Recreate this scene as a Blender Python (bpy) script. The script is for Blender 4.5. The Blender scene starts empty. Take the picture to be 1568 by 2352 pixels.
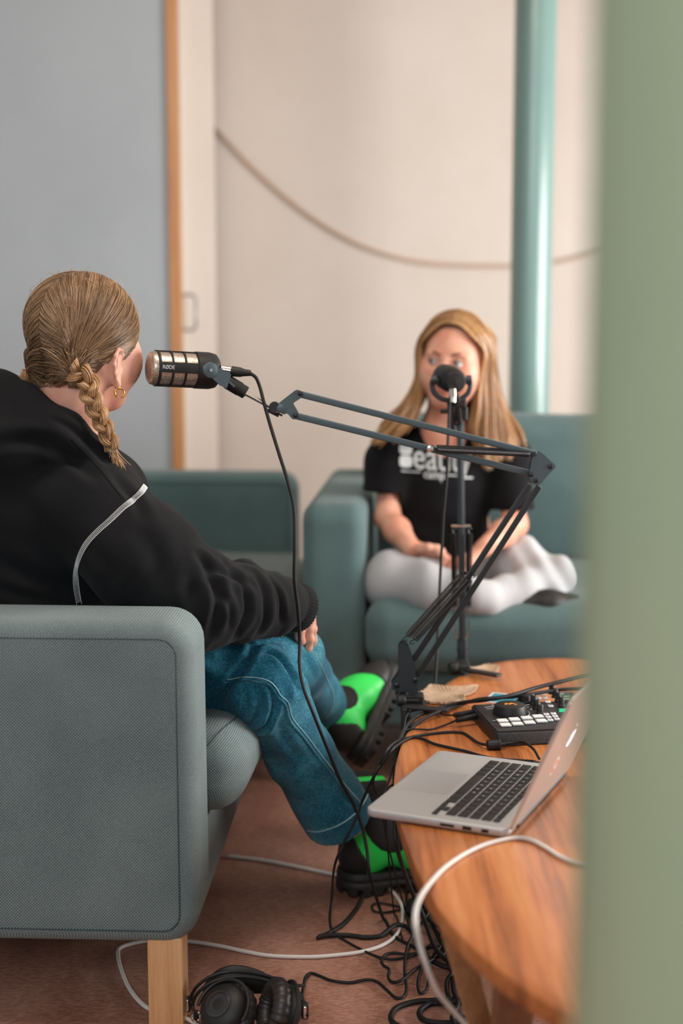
import bpy, math, random
import numpy as np
from mathutils import Vector, Matrix
random.seed(4); RNG = np.random.default_rng(4)
S = bpy.context.scene
COL = S.collection

# ------------------------------------------------------------------ camera
CAM_H = 1.12
FPX = 50 / 36 * 2352
PITCH = math.atan(FPX / 24000)
cam_d = bpy.data.cameras.new('camera'); cam = bpy.data.objects.new('camera', cam_d); COL.objects.link(cam)
cam_d.sensor_fit = 'VERTICAL'; cam_d.sensor_height = 36; cam_d.lens = 50
cam.location = (0, 0, CAM_H); cam.rotation_euler = (math.pi / 2 - PITCH, 0, 0)
cam_d.dof.use_dof = True; cam_d.dof.focus_distance = 2.40; cam_d.dof.aperture_fstop = 1.8
cam_d.clip_start = 0.05
S.camera = cam
# ------------------------------------------------------------------ world, lights, exposure
S.view_settings.view_transform = 'Standard'; S.view_settings.look = 'None'
S.view_settings.gamma = 1; S.view_settings.exposure = 0.12; S.view_settings.use_curve_mapping = False
W = bpy.data.worlds.new('world'); S.world = W; W.use_nodes = True
W.node_tree.nodes['Background'].inputs[0].default_value = (0.90, 0.95, 1.0, 1)
W.node_tree.nodes['Background'].inputs[1].default_value = 0.44
def area(name, loc, target, sx, sy, power, color):
    l = bpy.data.lights.new(name, 'AREA'); l.shape = 'RECTANGLE'; l.size = sx; l.size_y = sy
    l.energy = power; l.color = color
    o = bpy.data.objects.new(name, l); COL.objects.link(o); o.location = loc
    o.rotation_euler = (Vector(target) - Vector(loc)).to_track_quat('-Z', 'Y').to_euler()
    return o
area('window_daylight', (2.7, 3.0, 1.15), (0.0, 3.7, 0.95), 2.0, 1.3, 128, (1.0, 0.97, 0.93))
area('ceiling_lamp_light', (-0.1, 2.0, 2.66), (-0.1, 2.1, 0), 1.3, 0.6, 24, (1.0, 0.86, 0.74))
area('room_daylight', (-0.9, -1.6, 2.5), (-0.2, 2.6, 0.6), 2.2, 1.4, 52, (0.95, 0.98, 1.0))
S.cycles.use_denoising = True
S.cycles.max_bounces = 6; S.cycles.diffuse_bounces = 4; S.cycles.glossy_bounces = 3; S.cycles.transmission_bounces = 4
S.cycles.sample_clamp_indirect = 4; S.cycles.caustics_reflective = False; S.cycles.caustics_refractive = False

# ------------------------------------------------------------------ measuring helpers (photo point -> place in the room)
def ray(px, py):
    x = (px - 784) / FPX; y = (1176 - py) / FPX
    return np.array([x, math.cos(PITCH) + y * math.sin(PITCH), -math.sin(PITCH) + y * math.cos(PITCH)])
def P(px, py, Y):
    d = ray(px, py); return np.array([0, 0, CAM_H]) + d * Y / d[1]
def G(px, py, z):
    d = ray(px, py); return np.array([0, 0, CAM_H]) + d * (z - CAM_H) / d[2]

# ------------------------------------------------------------------ materials
def lin(c):
    return tuple(((v / 255) / 12.92 if v <= 10.3 else ((v / 255 + .055) / 1.055) ** 2.4) for v in c) + (1,)
def mat(name, rgb, rough=.6, metal=0, spec=.5, emit=None, sheen=0, coat=0):
    m = bpy.data.materials.new(name); m.use_nodes = True
    b = m.node_tree.nodes['Principled BSDF']
    b.inputs['Base Color'].default_value = lin(rgb); b.inputs['Roughness'].default_value = rough
    b.inputs['Metallic'].default_value = metal; b.inputs['Specular IOR Level'].default_value = spec
    if sheen: b.inputs['Sheen Weight'].default_value = sheen; b.inputs['Sheen Roughness'].default_value = .5
    if coat: b.inputs['Coat Weight'].default_value = coat; b.inputs['Coat Roughness'].default_value = .12
    if emit: b.inputs['Emission Color'].default_value = lin(rgb); b.inputs['Emission Strength'].default_value = emit
    return m
class NT:
    def __init__(s, m): s.m = m; s.t = m.node_tree; s.b = s.t.nodes['Principled BSDF']
    def n(s, typ, **kw):
        x = s.t.nodes.new(typ)
        for k, v in kw.items():
            if k.startswith('i_'):
                key = k[2:]; key = int(key) if key.isdigit() else key.replace('_', ' ')
                if isinstance(v, bpy.types.NodeSocket): s.t.links.new(v, x.inputs[key])
                else: x.inputs[key].default_value = v
            else: setattr(x, k, v)
        return x
    def coord(s, scale=(1, 1, 1), rot=(0, 0, 0)):
        c = s.n('ShaderNodeTexCoord'); mp = s.n('ShaderNodeMapping', i_Vector=c.outputs['Object'])
        mp.inputs['Scale'].default_value = scale; mp.inputs['Rotation'].default_value = rot
        return mp.outputs[0]
    def noise(s, vec, scale, detail=3, rough=.5):
        return s.n('ShaderNodeTexNoise', i_Vector=vec, i_Scale=scale, i_Detail=detail, i_Roughness=rough).outputs['Fac']
    def math(s, op, a, b=0.0, c=None):
        x = s.n('ShaderNodeMath', operation=op)
        for i, v in enumerate((a, b) if c is None else (a, b, c)):
            if isinstance(v, bpy.types.NodeSocket): s.t.links.new(v, x.inputs[i])
            else: x.inputs[i].default_value = v
        return x.outputs[0]
    def ramp(s, fac, stops):
        r = s.n('ShaderNodeValToRGB', i_Fac=fac); e = r.color_ramp.elements
        e[0].position, e[0].color = stops[0][0], lin(stops[0][1]); e[1].position, e[1].color = stops[-1][0], lin(stops[-1][1])
        for p, c in stops[1:-1]:
            q = e.new(p); q.color = lin(c)
        return r.outputs[0]
    def color(s, sock): s.t.links.new(sock, s.b.inputs['Base Color'])
    def mix(s, fac, a, b, mode='MIX'):
        x = s.n('ShaderNodeMix', data_type='RGBA', blend_type=mode)
        for i, v in ((0, fac), (6, a), (7, b)):
            if isinstance(v, bpy.types.NodeSocket): s.t.links.new(v, x.inputs[i])
            else: x.inputs[i].default_value = v
        return x.outputs[2]
    def bump(s, h, strength, dist):
        b = s.n('ShaderNodeBump', i_Height=h, i_Strength=strength, i_Distance=dist)
        s.t.links.new(b.outputs[0], s.b.inputs['Normal'])
def fabric(name, rgb1, rgb2, pitch=.0042, contrast=.5, bump=.5, patch=.25, rough=.9, sheen=.15):
    m = mat(name, rgb1, rough, spec=.2, sheen=sheen); t = NT(m)
    v = t.coord(); sp = t.n('ShaderNodeSeparateXYZ', i_Vector=v); k = 2 * math.pi / pitch
    x, y, z = sp.outputs
    a = t.math('SINE', t.math('MULTIPLY', t.math('ADD', x, y), k)); b = t.math('SINE', t.math('MULTIPLY', t.math('ADD', z, y), k))
    w = t.math('MULTIPLY_ADD', t.math('MULTIPLY', a, b), contrast * .5, .5)
    nz = t.noise(v, 6, 4); fine = t.noise(v, 420, 2)
    f = t.math('ADD', w, t.math('MULTIPLY', t.math('SUBTRACT', nz, .5), patch * 2)); f = t.math('ADD', f, t.math('MULTIPLY', t.math('SUBTRACT', fine, .5), .5))
    t.color(t.ramp(f, [(.1, rgb2), (.9, rgb1)])); t.bump(t.math('MULTIPLY_ADD', w, 1.0, nz), bump, .0012)
    return m
def wood(name, dark, mid, light, rot=0, scale=(26, 2.2, 8), rough=.38, spec=.5):
    m = mat(name, mid, rough, spec=spec); t = NT(m)
    v = t.coord(scale, (0, 0, rot)); n1 = t.noise(v, 1.0, 5, .6)
    v2 = t.coord((scale[0] * 6, scale[1] * 3, scale[2] * 6), (0, 0, rot)); n2 = t.noise(v2, 1.0, 3, .7)
    f = t.math('ADD', t.math('MULTIPLY', n1, .68), t.math('MULTIPLY', n2, .32))
    t.color(t.ramp(f, [(.34, dark), (.5, mid), (.66, light)])); t.bump(n2, .08, .001)
    return m
def mottled(name, a, b, scale=8, rough=.6, bump=.1, spec=.4, dist=.002):
    m = mat(name, a, rough, spec=spec); t = NT(m); v = t.coord(); n1 = t.noise(v, scale, 6, .65)
    t.color(t.ramp(n1, [(.35, a), (.65, b)])); t.bump(t.noise(v, scale * 20, 2), bump, dist)
    return m

M = {}
M['sofa'] = fabric('sofa_fabric', (144, 160, 160), (62, 79, 83), pitch=.0050, contrast=.95, bump=.9)
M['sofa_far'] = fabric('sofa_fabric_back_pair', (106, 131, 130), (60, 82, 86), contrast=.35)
M['seam'] = mat('dark_seam_thread', (48, 66, 70), .9)
M['table'] = wood('table_veneer', (118, 62, 30), (184, 110, 58), (206, 138, 84), rot=-.16, scale=(24, 1.6, 8), rough=.33)
M['table_edge'] = wood('table_edge_wood', (96, 62, 38), (130, 86, 54), (150, 102, 66), rot=.4)
M['birch'] = wood('birch_leg_wood', (196, 146, 96), (216, 168, 118), (226, 184, 138), scale=(60, 60, 3))
M['tan_wood'] = wood('tan_leg_wood', (140, 104, 68), (172, 132, 92), (192, 152, 110))
M['floor'] = mottled('floor_linoleum', (112, 72, 58), (168, 122, 104), 14, .55, .15)
t_ = NT(M['floor']); v_ = t_.coord((1.6, 1, 1), (0, 0, .5)); n1_ = t_.noise(v_, 3.2, 4, .6); n2_ = t_.noise(t_.coord((1, 3, 1), (0, 0, .3)), 60, 5, .8)
f_ = t_.math('ADD', t_.math('MULTIPLY', n1_, .38), t_.math('MULTIPLY', n2_, .62))
t_.color(t_.ramp(f_, [(.36, (112, 70, 56)), (.5, (160, 114, 96)), (.64, (190, 148, 132))]))
M['wall'] = mottled('wall_paint', (208, 197, 187), (215, 205, 196), 2, .8, .05)
M['panel'] = mottled('grey_panel_paint', (170, 176, 180), (178, 184, 188), 1.5, .5, .03)
M['cream'] = mottled('cream_door_paint', (216, 206, 196), (222, 212, 202), 2, .5, .03)
M['ceiling'] = mat('ceiling_paint', (205, 200, 192), .9)
M['oak'] = wood('oak_edging', (176, 116, 66), (196, 138, 88), (206, 150, 100), scale=(40, 40, 2))
M['pillar'] = mottled('teal_pillar_gloss_paint', (118, 148, 146), (124, 154, 148), 3, .22, .02, .6)
M['pillar2'] = mottled('green_pillar_gloss_paint', (150, 168, 138), (162, 172, 140), 2.5, .3, .03, .6)
M['black'] = mat('black_powder_coat', (34, 36, 38), .45, spec=.5)
M['blackm'] = mat('matt_black_plastic', (24, 24, 25), .55)
M['rubber'] = mat('black_rubber', (26, 26, 27), .5, spec=.4)
M['steel_blue'] = mat('grey_blue_painted_steel', (76, 90, 96), .4, .3)
M['arm_dark'] = mat('dark_painted_steel', (52, 59, 64), .4, .3)
M['chrome'] = mat('chrome', (225, 215, 205), .16, 1)
M['darkchrome'] = mat('spring_steel', (60, 60, 62), .35, .8)
M['whitecable'] = mat('white_cable_sheath', (218, 214, 208), .5)
M['alu'] = mat('brushed_aluminium', (190, 190, 190), .42, .55)
M['alu_lid'] = mat('aluminium_lid', (198, 186, 178), .42, .45)
M['keyblack'] = mat('black_key_plastic', (20, 20, 21), .5)
M['screen'] = mat('dark_screen_glass', (10, 10, 12), .1)
M['white'] = mat('white_plastic', (228, 228, 228), .5)
M['glow'] = mat('backlit_emblem', (225, 235, 250), .4, emit=1.0)
M['ink'] = mat('pale_print', (215, 220, 222), .7)
M['orange'] = mat('orange_print', (240, 150, 40), .6)
M['greenled'] = mat('green_indicator', (40, 225, 160), .4, emit=.9)
M['gold'] = mat('gold', (226, 178, 96), .2, 1)
M['card'] = mottled('brown_cardboard', (176, 146, 118), (204, 176, 150), 40, .85, .3)
M['cardteal'] = mat('teal_print', (30, 140, 160), .5)
M['paperwhite'] = mat('white_card', (225, 228, 228), .6)

# ------------------------------------------------------------------ mesh helpers
def catmull(pts, n=12, closed=False):
    p = np.asarray(pts, float)
    if closed: q = np.vstack([p[-1], p, p[0], p[1]])
    else: q = np.vstack([2 * p[0] - p[1], p, 2 * p[-1] - p[-2]])
    out = []
    for i in range(1, len(q) - 2):
        t = np.linspace(0, 1, n, endpoint=False)[:, None]
        a, b, c, d = q[i - 1], q[i], q[i + 1], q[i + 2]
        out.append(.5 * (2 * b + (c - a) * t + (2 * a - 5 * b + 4 * c - d) * t ** 2 + (3 * b - a - 3 * c + d) * t ** 3))
    r = np.vstack(out)
    return r if closed else np.vstack([r, q[-2]])
def nrm(v): v = np.asarray(v, float); return v / max(np.linalg.norm(v), 1e-9)
class MB:
    def __init__(s): s.v = []; s.f = []; s.k = 0
    def add(s, V, F):
        V = np.asarray(V, float); s.v.append(V); s.f += [tuple(int(i) + s.k for i in f) for f in F]; s.k += len(V)
    def tube(s, path, r, n=8, cap=True, flat=None):
        p = np.asarray(path, float); m = len(p); r = np.broadcast_to(np.asarray(r, float), (m,))
        T = np.gradient(p, axis=0); T /= np.maximum(np.linalg.norm(T, axis=1)[:, None], 1e-9)
        u = np.cross(T[0], (0, 0, 1)); 
        if np.linalg.norm(u) < .1: u = np.cross(T[0], (0, 1, 0))
        u = nrm(u); U = [u]
        for i in range(1, m):
            u = u - T[i] * (u @ T[i]); u = nrm(u); U.append(u)
        U = np.array(U); Vv = np.cross(T, U)
        a = np.linspace(0, 2 * math.pi, n, endpoint=False)
        ring = p[:, None] + r[:, None, None] * (np.cos(a)[None, :, None] * U[:, None] + np.sin(a)[None, :, None] * Vv[:, None])
        F = []
        for i in range(m - 1):
            for j in range(n):
                k = (j + 1) % n; F.append((i * n + j, i * n + k, (i + 1) * n + k, (i + 1) * n + j))
        if cap: F.append(tuple(range(n - 1, -1, -1))); F.append(tuple((m - 1) * n + j for j in range(n)))
        s.add(ring.reshape(-1, 3), F)
    def box(s, c, size, R=None):
        h = np.array(size) / 2
        V = np.array([[x, y, z] for x in (-1, 1) for y in (-1, 1) for z in (-1, 1)]) * h
        if R is not None: V = V @ np.asarray(R).T
        s.add(V + np.asarray(c), [(0, 1, 3, 2), (4, 6, 7, 5), (0, 4, 5, 1), (2, 3, 7, 6), (0, 2, 6, 4), (1, 5, 7, 3)])
    def bar(s, a, b, w, h, up=(0, 0, 1), r=None):
        a = np.asarray(a, float); b = np.asarray(b, float); z = nrm(b - a); y = nrm(np.cross(z, up)); x = np.cross(y, z)
        R = np.stack([y, x, z], 1)
        s.rbox((a + b) / 2, (w, h, np.linalg.norm(b - a)), r or min(w, h) * .18, R=R, n=1, ra=2)
    def rbox(s, c, size, r, R=None, n=6, ra=4, puff=(0, 0, 0), wob=0, wobs=9):
        h = np.array(size, float) / 2; r = min(r, h.min() * .999)
        def ax(hh):
            t = np.linspace(-1, 1, n + 1) * (hh - r)
            e = (hh - r) + r * np.tan(np.linspace(0, math.pi / 4, ra + 1))[1:]
            return np.concatenate([-e[::-1], t, e])
        A = [ax(x) for x in h]; VV = []; FF = []; k = 0
        for d in range(3):
            a, b = (d + 1) % 3, (d + 2) % 3
            for sg in (-1, 1):
                gu, gv = np.meshgrid(A[a], A[b], indexing='ij'); p = np.zeros(gu.shape + (3,))
                p[..., a] = gu; p[..., b] = gv; p[..., d] = sg * h[d]
                q = np.clip(p, -(h - r), h - r); dr = p - q; dr /= np.maximum(np.linalg.norm(dr, axis=-1), 1e-9)[..., None]
                o = q + r * dr
                nu, nv = gu.shape; VV.append(o.reshape(-1, 3))
                for i in range(nu - 1):
                    for j in range(nv - 1):
                        f = (k + i * nv + j, k + (i + 1) * nv + j, k + (i + 1) * nv + j + 1, k + i * nv + j + 1)
                        FF.append(f if sg > 0 else f[::-1])
                k += nu * nv
        V = np.vstack(VV); key = np.round(V, 6); _, idx, inv = np.unique(key, axis=0, return_index=True, return_inverse=True)
        inv = inv.reshape(-1); V = V[idx]; FF = [tuple(inv[i] for i in f) for f in FF]; FF = [f for f in FF if len(set(f)) == 4]
        u = V / h; W_ = 1 - np.clip(np.abs(u), 0, 1) ** 2.2
        for d in range(3):
            if puff[d]: a, b = (d + 1) % 3, (d + 2) % 3; V[:, d] += np.sign(u[:, d]) * np.abs(u[:, d]) ** 2 * puff[d] * W_[:, a] * W_[:, b]
        if wob: V += wob * sinnoise(V, wobs, 3)
        if R is not None: V = V @ np.asarray(R).T
        s.add(V + np.asarray(c), FF)
    def prism(s, poly, ext):
        p = np.asarray(poly, float); n = len(p); e = np.asarray(ext, float); V = np.vstack([p - e / 2, p + e / 2])
        F = [tuple(range(n)), tuple(range(2 * n - 1, n - 1, -1))] + [(i, i + n, (i + 1) % n + n, (i + 1) % n) for i in range(n)]
        s.add(V, F)
    def lathe(s, prof, o, axis, n=24, up=(0, 0, 1)):
        z = nrm(axis); x = np.cross(up, z)
        if np.linalg.norm(x) < .05: x = np.cross((1, 0, 0), z)
        x = nrm(x); y = np.cross(z, x); a = np.linspace(0, 2 * math.pi, n, endpoint=False); V = []; m = len(prof)
        for r, h in prof:
            V.append(np.asarray(o) + h * z + r * (np.cos(a)[:, None] * x + np.sin(a)[:, None] * y))
        F = [(i * n + j, i * n + (j + 1) % n, (i + 1) * n + (j + 1) % n, (i + 1) * n + j) for i in range(m - 1) for j in range(n)]
        if prof[0][0] > 1e-5: F.append(tuple(range(n - 1, -1, -1)))
        if prof[-1][0] > 1e-5: F.append(tuple((m - 1) * n + j for j in range(n)))
        s.add(np.vstack(V), F)
    def ball(s, c, r, n=16, R=None):
        r = np.broadcast_to(np.asarray(r, float), (3,)); V = []; F = []
        for i in range(n // 2 + 1):
            t = math.pi * i / (n // 2)
            for j in range(n):
                a = 2 * math.pi * j / n; V.append((math.sin(t) * math.cos(a), math.sin(t) * math.sin(a), math.cos(t)))
        for i in range(n // 2):
            for j in range(n): F.append((i * n + j, (i + 1) * n + j, (i + 1) * n + (j + 1) % n, i * n + (j + 1) % n))
        V = np.array(V) * r
        if R is not None: V = V @ np.asarray(R).T
        s.add(V + np.asarray(c), F)
def sinnoise(V, scale, octs=3, seed=1):
    rg = np.random.default_rng(seed); out = np.zeros(V.shape); amp = 1
    for o in range(octs):
        for k in range(3):
            for c in range(3):
                d = rg.normal(size=3); d /= np.linalg.norm(d)
                out[:, c] += amp * np.sin(V @ d * scale * 2 + rg.uniform(0, 6.28)) / 3
        scale *= 1.9; amp *= .5
    return out
def obj(name, mb, m, parent=None, smooth=40, frame=None):
    me = bpy.data.meshes.new(name)
    V = np.vstack(mb.v) if isinstance(mb, MB) else mb[0]; F = mb.f if isinstance(mb, MB) else mb[1]
    me.from_pydata(np.asarray(V).tolist() if not isinstance(V, list) else V, [], F if isinstance(F, list) else F.tolist())
    for x in (m if isinstance(m, (list, tuple)) else [m]): me.materials.append(x)
    if smooth:
        me.polygons.foreach_set('use_smooth', [True] * len(me.polygons))
        if smooth < 180: me.set_sharp_from_angle(angle=math.radians(smooth))
    me.validate()
    o = bpy.data.objects.new(name, me); COL.objects.link(o)
    if parent is not None: o.parent = parent
    return o
def thing(name, label, cat, loc=(0, 0, 0), rz=0, group=None):
    o = bpy.data.objects.new(name, None); COL.objects.link(o); o.empty_display_size = .05
    o.location = loc; o.rotation_euler = (0, 0, rz); o['label'] = label; o['category'] = cat
    if group: o['group'] = group
    return o
def tag(o, label, cat, group=None, kind=None):
    o['label'] = label; o['category'] = cat
    if group: o['group'] = group
    if kind: o['kind'] = kind
    return o
def struct(name, mb, m, **k):
    o = obj(name, mb, m, **k); o['kind'] = 'structure'; o['label'] = name.replace('_', ' '); return o
def textmesh(s, size, extrude=.0003, align='CENTER'):
    c = bpy.data.curves.new('text', 'FONT'); c.body = s; c.size = size; c.extrude = extrude; c.align_x = align; c.align_y = 'CENTER'
    c.resolution_u = 3
    o = bpy.data.objects.new('text', c); COL.objects.link(o)
    me = bpy.data.meshes.new_from_object(o.evaluated_get(bpy.context.evaluated_depsgraph_get()))
    V = np.array([v.co[:] for v in me.vertices]).reshape(-1, 3); F = [tuple(p.vertices) for p in me.polygons]
    bpy.data.objects.remove(o); bpy.data.curves.remove(c); bpy.data.meshes.remove(me)
    return V, F
# ------------------------------------------------------------------ the room
b = MB(); b.box((0, 2.2, -.05), (7, 7.2, .1)); struct('floor', b, M['floor'])
b = MB(); b.box((.6, 5.38, 1.38), (5.4, .1, 2.76)); struct('wall_back', b, M['wall'])
b = MB(); b.box((0, 2.3, 2.81), (7, 7.0, .1)); struct('ceiling', b, M['ceiling'])
b = MB(); xl = P(388, 500, 4.86)[0]
b.box((xl - 1.3, 4.90, 1.38), (2.6, .06, 2.76)); struct('wall_left', b, M['panel'])
b = MB(); b.box((xl + .017, 4.895, 1.38), (.036, .07, 2.76)); struct('trim_1', b, M['oak'])
# cream door leaf standing ajar, seen nearly edge-on, with its bow handle
a0 = P(413, 700, 4.93); a1 = P(497, 700, 5.26); dv = nrm((a1 - a0) * (1, 1, 0)); nv = np.array([dv[1], -dv[0], 0])
Rz = np.stack([dv, -nv, (0, 0, 1)], 1); Ld = np.linalg.norm((a1 - a0)[:2])
b = MB(); b.box((a0 + a1) / 2 * (1, 1, 0) + (0, 0, 1.38) - nv * .02, (Ld, .04, 2.75), Rz); door = struct('door_1', b, M['cream'])
h0 = a0 + dv * .03 + nv * 0; zt = P(420, 677, 4.96)[2]; zb = P(420, 758, 4.96)[2]
pth = [h0 * (1, 1, 0) + (0, 0, zt), h0 * (1, 1, 0) + nv * .035 + (0, 0, zt), h0 * (1, 1, 0) + nv * .046 + (0, 0, zt - .012),
       h0 * (1, 1, 0) + nv * .046 + (0, 0, zb + .012), h0 * (1, 1, 0) + nv * .035 + (0, 0, zb), h0 * (1, 1, 0) + (0, 0, zb)]
b = MB(); b.tube(pth, .005, 10); obj('door_handle', b, mat('satin_handle', (150, 152, 165), .35, .6), door)
# cable drooping along the wall
pts = [P(x, y, 5.315) for x, y in [(420, 225), (500, 300), (580, 385), (690, 480), (800, 550), (900, 588), (1000, 606), (1150, 611), (1250, 606), (1350, 585), (1480, 545), (1640, 475), (1800, 385), (1980, 270), (2200, 110)]]
b = MB(); b.tube(catmull(pts, 8), .0065, 8)
tag(obj('wall_cable', b, mat('beige_cable', (190, 164, 142), .6)), 'thin beige cable drooping in a long curve across the pale back wall', 'cable')
# round pillars
def pillar(name, base, r, m, label):
    t = thing(name, label, 'pillar', (base[0], base[1], 0)); b = MB()
    b.lathe([(r, 0), (r, 2.76)], (0, 0, 0), (0, 0, 1), 48); obj('shaft', b, m, t)
    b = MB(); b.lathe([(r + .012, 0), (r + .012, .07), (r + .002, .078)], (0, 0, 0), (0, 0, 1), 48); obj('base_collar', b, m, t)
    return t
c = P(1222, 500, 4.62); pillar('pillar', c, .066, M['pillar'], 'slim glossy teal green pillar rising behind the sofa of the long-haired girl')
c = P(1352, 1200, .72); pillar('pillar', (c[0] + .088, .74), .088, M['pillar2'], 'thick sage green pillar standing close up in front of the oval table')

# ------------------------------------------------------------------ sofas
def rrect(w, h, R, n=7):
    out = []
    for cx, cy, a0 in ((w / 2 - R, h / 2 - R, 0), (-w / 2 + R, h / 2 - R, 90), (-w / 2 + R, -h / 2 + R, 180), (w / 2 - R, -h / 2 + R, 270)):
        for i in range(n + 1):
            a = math.radians(a0 + 90 * i / n); out.append((cx + R * math.cos(a), cy + R * math.sin(a)))
    return np.array(out)
def arm_mb(x0, x1, z0, z1, y0, y1, R=.055, e=.028, axis='y', Rb=.02):
    # upholstered slab: rounded outline in (x,z), soft edge e, thickness along y
    w, h, t = x1 - x0, z1 - z0, y1 - y0; rings = []; ne = 6
    for k in range(ne + 1): a = math.pi / 2 * k / ne; rings.append((e * (1 - math.sin(a)), -t / 2 + e * (1 - math.cos(a))))
    for k in range(1, 4): rings.append((0, -t / 2 + e + (t - 2 * e) * k / 4))
    for k in range(ne + 1): a = math.pi / 2 * k / ne; rings.append((e * (1 - math.cos(a)), t / 2 - e * (1 - math.sin(a))))
    rings = [(e * 2.2, -t / 2 - .001)] + rings + [(e * 2.2, t / 2 + .001)]
    V = []; N = 32
    for ins, yy in rings:
        p = rrect(w - 2 * ins, h - 2 * ins, max(R - ins, .004)); 
        for q in p: V.append((x0 + w / 2 + q[0], y0 + t / 2 + yy, z0 + h / 2 + q[1]))
    n = len(p); m = len(rings); V = np.array(V); V += .002 * sinnoise(V, 7, 2)
    F = [(i * n + j, i * n + (j + 1) % n, (i + 1) * n + (j + 1) % n, (i + 1) * n + j) for i in range(m - 1) for j in range(n)]
    F += [tuple(range(n - 1, -1, -1)), tuple((m - 1) * n + j for j in range(n))]
    b = MB(); b.add(V, [f[::-1] for f in F]); return b
def seam_loop(x0, x1, z0, z1, y, ins, R, r=.0011):
    p = rrect(x1 - x0 - 2 * ins, z1 - z0 - 2 * ins, max(R - ins, .01)); q = [((x0 + x1) / 2 + a, y, (z0 + z1) / 2 + c) for a, c in p]
    q = np.array(q + [q[0]]); b = MB(); b.tube(q, r, 5, cap=False); return b

# the near sofa, running away from the viewer along local +y, its front towards +x
sofa = thing('sofa', 'grey teal three-seat sofa carrying the person in the black hoodie', 'sofa', (-.226, 2.12, 0), math.radians(-2.6))
DEP = .86
for k, (ya, yb) in enumerate(((0, .15), (2.06, 2.21))):
    a = obj('armrest', arm_mb(-DEP, 0, .14, .662, ya, yb), M['sofa'] if k == 0 else M['sofa_far'], sofa, 60)
    sm = seam_loop(-DEP, 0, .14, .662, -.0008 if k == 0 else ya - .001, .027, .055); obj('seam', sm, M['seam'], a)
    sm = seam_loop(-DEP, 0, .14, .662, yb + .001, .027, .055); obj('seam', sm, M['seam'], a)
b = MB(); b.rbox((-.43, 1.105, .225), (.845, 1.91, .165), .02, n=4); obj('base', b, M['sofa'], sofa)
for ya, yb in ((.155, .785), (.79, 1.42), (1.425, 2.055)):
    ox = .058 if ya < .2 else .03
    b = MB(); b.rbox(((-.66 + ox) / 2, (ya + yb) / 2, .367), (.66 + ox, yb - ya, .138), .055, n=20, ra=6, puff=(.012, 0, .010), wob=.003, wobs=12)
    cu = obj('seat_cushion', b, M['sofa'], sofa, 180)
    q = [(-.62, ya + .045, .462), (-.3, ya + .045, .472), (-.02, ya + .045, .468), (.055, ya + .05, .452), (.092, ya + .05, .42), (.098, ya + .05, .37), (.085, ya + .05, .335)]
    q = [(u + ox - .105, v_, .367 + (w_ - .385) * .80) for u, v_, w_ in q]; b = MB(); b.tube(catmull(q, 8), .0016, 5); obj('seam', b, M['seam'], cu)
b = MB(); b.rbox((-.80, 1.105, .5), (.14, 1.91, .7), .05, n=6); obj('backrest', b, M['sofa'], sofa)
for ya, yb in ((.16, 1.1), (1.11, 2.05)):
    b = MB(); b.rbox((-.68, (ya + yb) / 2, .64), (.17, yb - ya, .42), .06, n=8, puff=(.02, 0, .01), wob=.003); obj('back_cushion', b, M['sofa'], sofa, 180)
for x, y in ((-.034 - .02, .04), (-.81, .04), (-.054, 2.17), (-.81, 2.17)):
    b = MB(); b.rbox((x, y, .075), (.056, .056, .15), .003, n=1, ra=1); obj('leg', b, M['birch'], sofa)

# the far sofa, its front towards the viewer
sofa2 = thing('sofa', 'teal sofa behind the table carrying the long-haired girl in grey sweatpants', 'sofa', (-.093, 3.29, 0), math.radians(-4.2))
def arm2(x0, x1):
    b = arm_mb(0, .84, .135, .69, 0, x1 - x0, R=.05, e=.035); V = np.vstack(b.v); V = np.stack([x0 + V[:, 1], V[:, 0], V[:, 2]], 1)
    b.v = [V]; b.f = [f[::-1] for f in b.f]; return b
obj('armrest', arm2(0, .147), M['sofa_far'], sofa2, 60); obj('armrest', arm2(1.503, 1.65), M['sofa_far'], sofa2, 60)
b = MB(); b.rbox((.825, .43, .225), (1.35, .82, .165), .03, n=4); obj('base', b, M['sofa_far'], sofa2)
for xa, xb in ((.152, .822), (.828, 1.498)):
    b = MB(); b.rbox(((xa + xb) / 2, .30, .385), (xb - xa, .72, .17), .06, n=12, ra=6, puff=(0, .01, .012), wob=.003, wobs=10); obj('seat_cushion', b, M['sofa_far'], sofa2, 180)
    b = MB(); b.rbox(((xa + xb) / 2, .645, .65), (xb - xa - .004, .16, .41), .055, n=10, puff=(0, .02, .008), wob=.004, wobs=8); obj('back_cushion', b, M['sofa_far'], sofa2, 180)
b = MB(); b.rbox((.825, .78, .48), (1.35, .13, .66), .04, n=4); obj('backrest', b, M['sofa_far'], sofa2)
for x in (.05, 1.6):
    for y in (.05, .78):
        b = MB(); b.rbox((x, y, .07), (.055, .055, .14), .003, n=1, ra=1); obj('leg', b, M['birch'], sofa2)

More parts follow.
